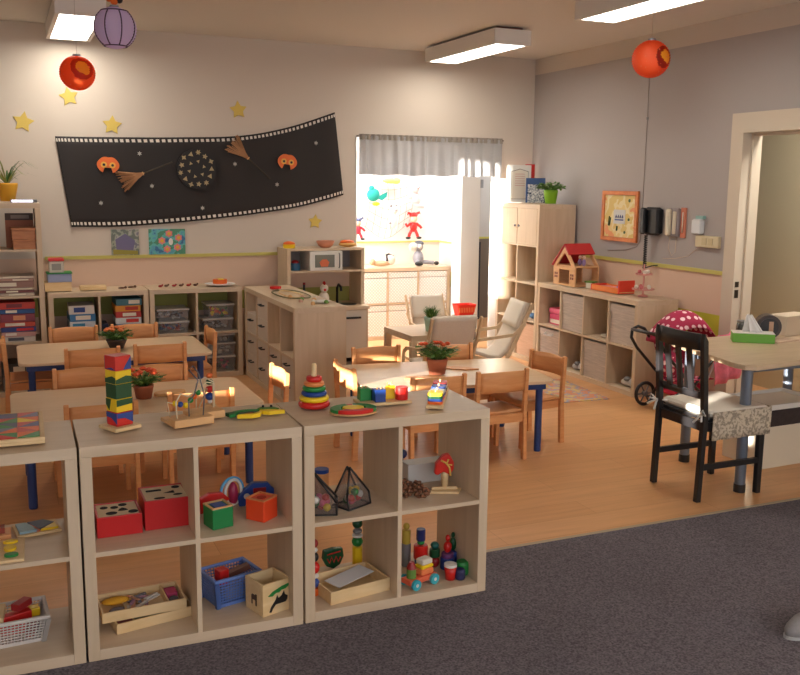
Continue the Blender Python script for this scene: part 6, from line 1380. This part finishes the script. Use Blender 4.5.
# ---------------------------------------------------------------- light
def area(name, loc, rot, sx, sy, e, col, spread=180):
    l = bpy.data.lights.new(name, 'AREA'); l.shape = 'RECTANGLE'; l.size = sx; l.size_y = sy; l.energy = e; l.color = col; l.spread = R(spread)
    o = bpy.data.objects.new(name, l); COL.objects.link(o); o.location = loc; o.rotation_euler = rot; return o
area('rear_room_fill', (1.25, YR - .05, 1.7), (R(90), 0, 0), 5.6, 1.5, 70, (.93, .95, 1))  # added general fill from behind the camera
area('left_window_daylight', (XL - .05, -.8, 1.6), (R(90), 0, R(-90)), 2.6, 1.4, 76, (.93, .95, 1))
area('alcove_window_daylight', (1.75, 5.6, 1.5), (R(90), 0, R(-90)), .9, 1.6, 58, (.95, .97, 1))
area('alcove_ceiling_lamp', (3.3, 5.6, 2.66), (0, 0, 0), 1.2, .3, 34, (.96, .97, 1))
area('passage_daylight', (5.6, 6.0, 2.6), (0, 0, 0), .8, .8, 22, (1, .98, .95))
area('corridor_lamp', (5.2, 1.2, 2.55), (0, 0, 0), .4, 1.0, 34, (1, .94, .84))
for i, (x, y) in enumerate(((.367, 4.175), (3.53, 3.99), (3.51, 1.59))):
    area('tube_light', (x, y, 2.712), (0, 0, 0), .24, 1.15, 7.5, (1, .93, .82))
sl = bpy.data.lights.new('low_sun', 'SUN'); sl.energy = 24; sl.angle = R(.5); sl.color = (1, .96, .88)
so = bpy.data.objects.new('low_sun', sl); COL.objects.link(so); so.location = (-6, -2, 3)
so.rotation_euler = Vector((1, .444, -.11)).to_track_quat('-Z', 'Y').to_euler()
wd = bpy.data.worlds.new('sky'); scn.world = wd; wd.use_nodes = True
bg = wd.node_tree.nodes['Background']; bg.inputs[0].default_value = (.75, .85, 1, 1); bg.inputs[1].default_value = .7

# ---------------------------------------------------------------- camera
cd = bpy.data.cameras.new('camera'); cd.sensor_width = 36; cd.lens = 919.93 / 800 * 36; cd.clip_start = .05
cd.shift_x = -(406.67 - 400) / 800; cd.shift_y = (332.32 - 337.5) / 800
co = bpy.data.objects.new('camera', cd); COL.objects.link(co)
Rv = Vector((0.91578414, -0.40151687, 0.01111802)); Uv = Vector((0.0540177, 0.15053778, 0.98712738)); Fv = Vector((0.39802198, 0.90339503, -0.15954913))
M = Matrix((( Rv.x, Uv.x, -Fv.x, CAM.x), (Rv.y, Uv.y, -Fv.y, CAM.y), (Rv.z, Uv.z, -Fv.z, CAM.z), (0, 0, 0, 1)))
co.matrix_world = M; scn.camera = co
vs = scn.view_settings; vs.view_transform = 'Standard'; vs.look = 'None'; vs.gamma = 1; vs.use_curve_mapping = False; vs.exposure = .22
scn.cycles.use_denoising = True
scn.cycles.max_bounces = 8
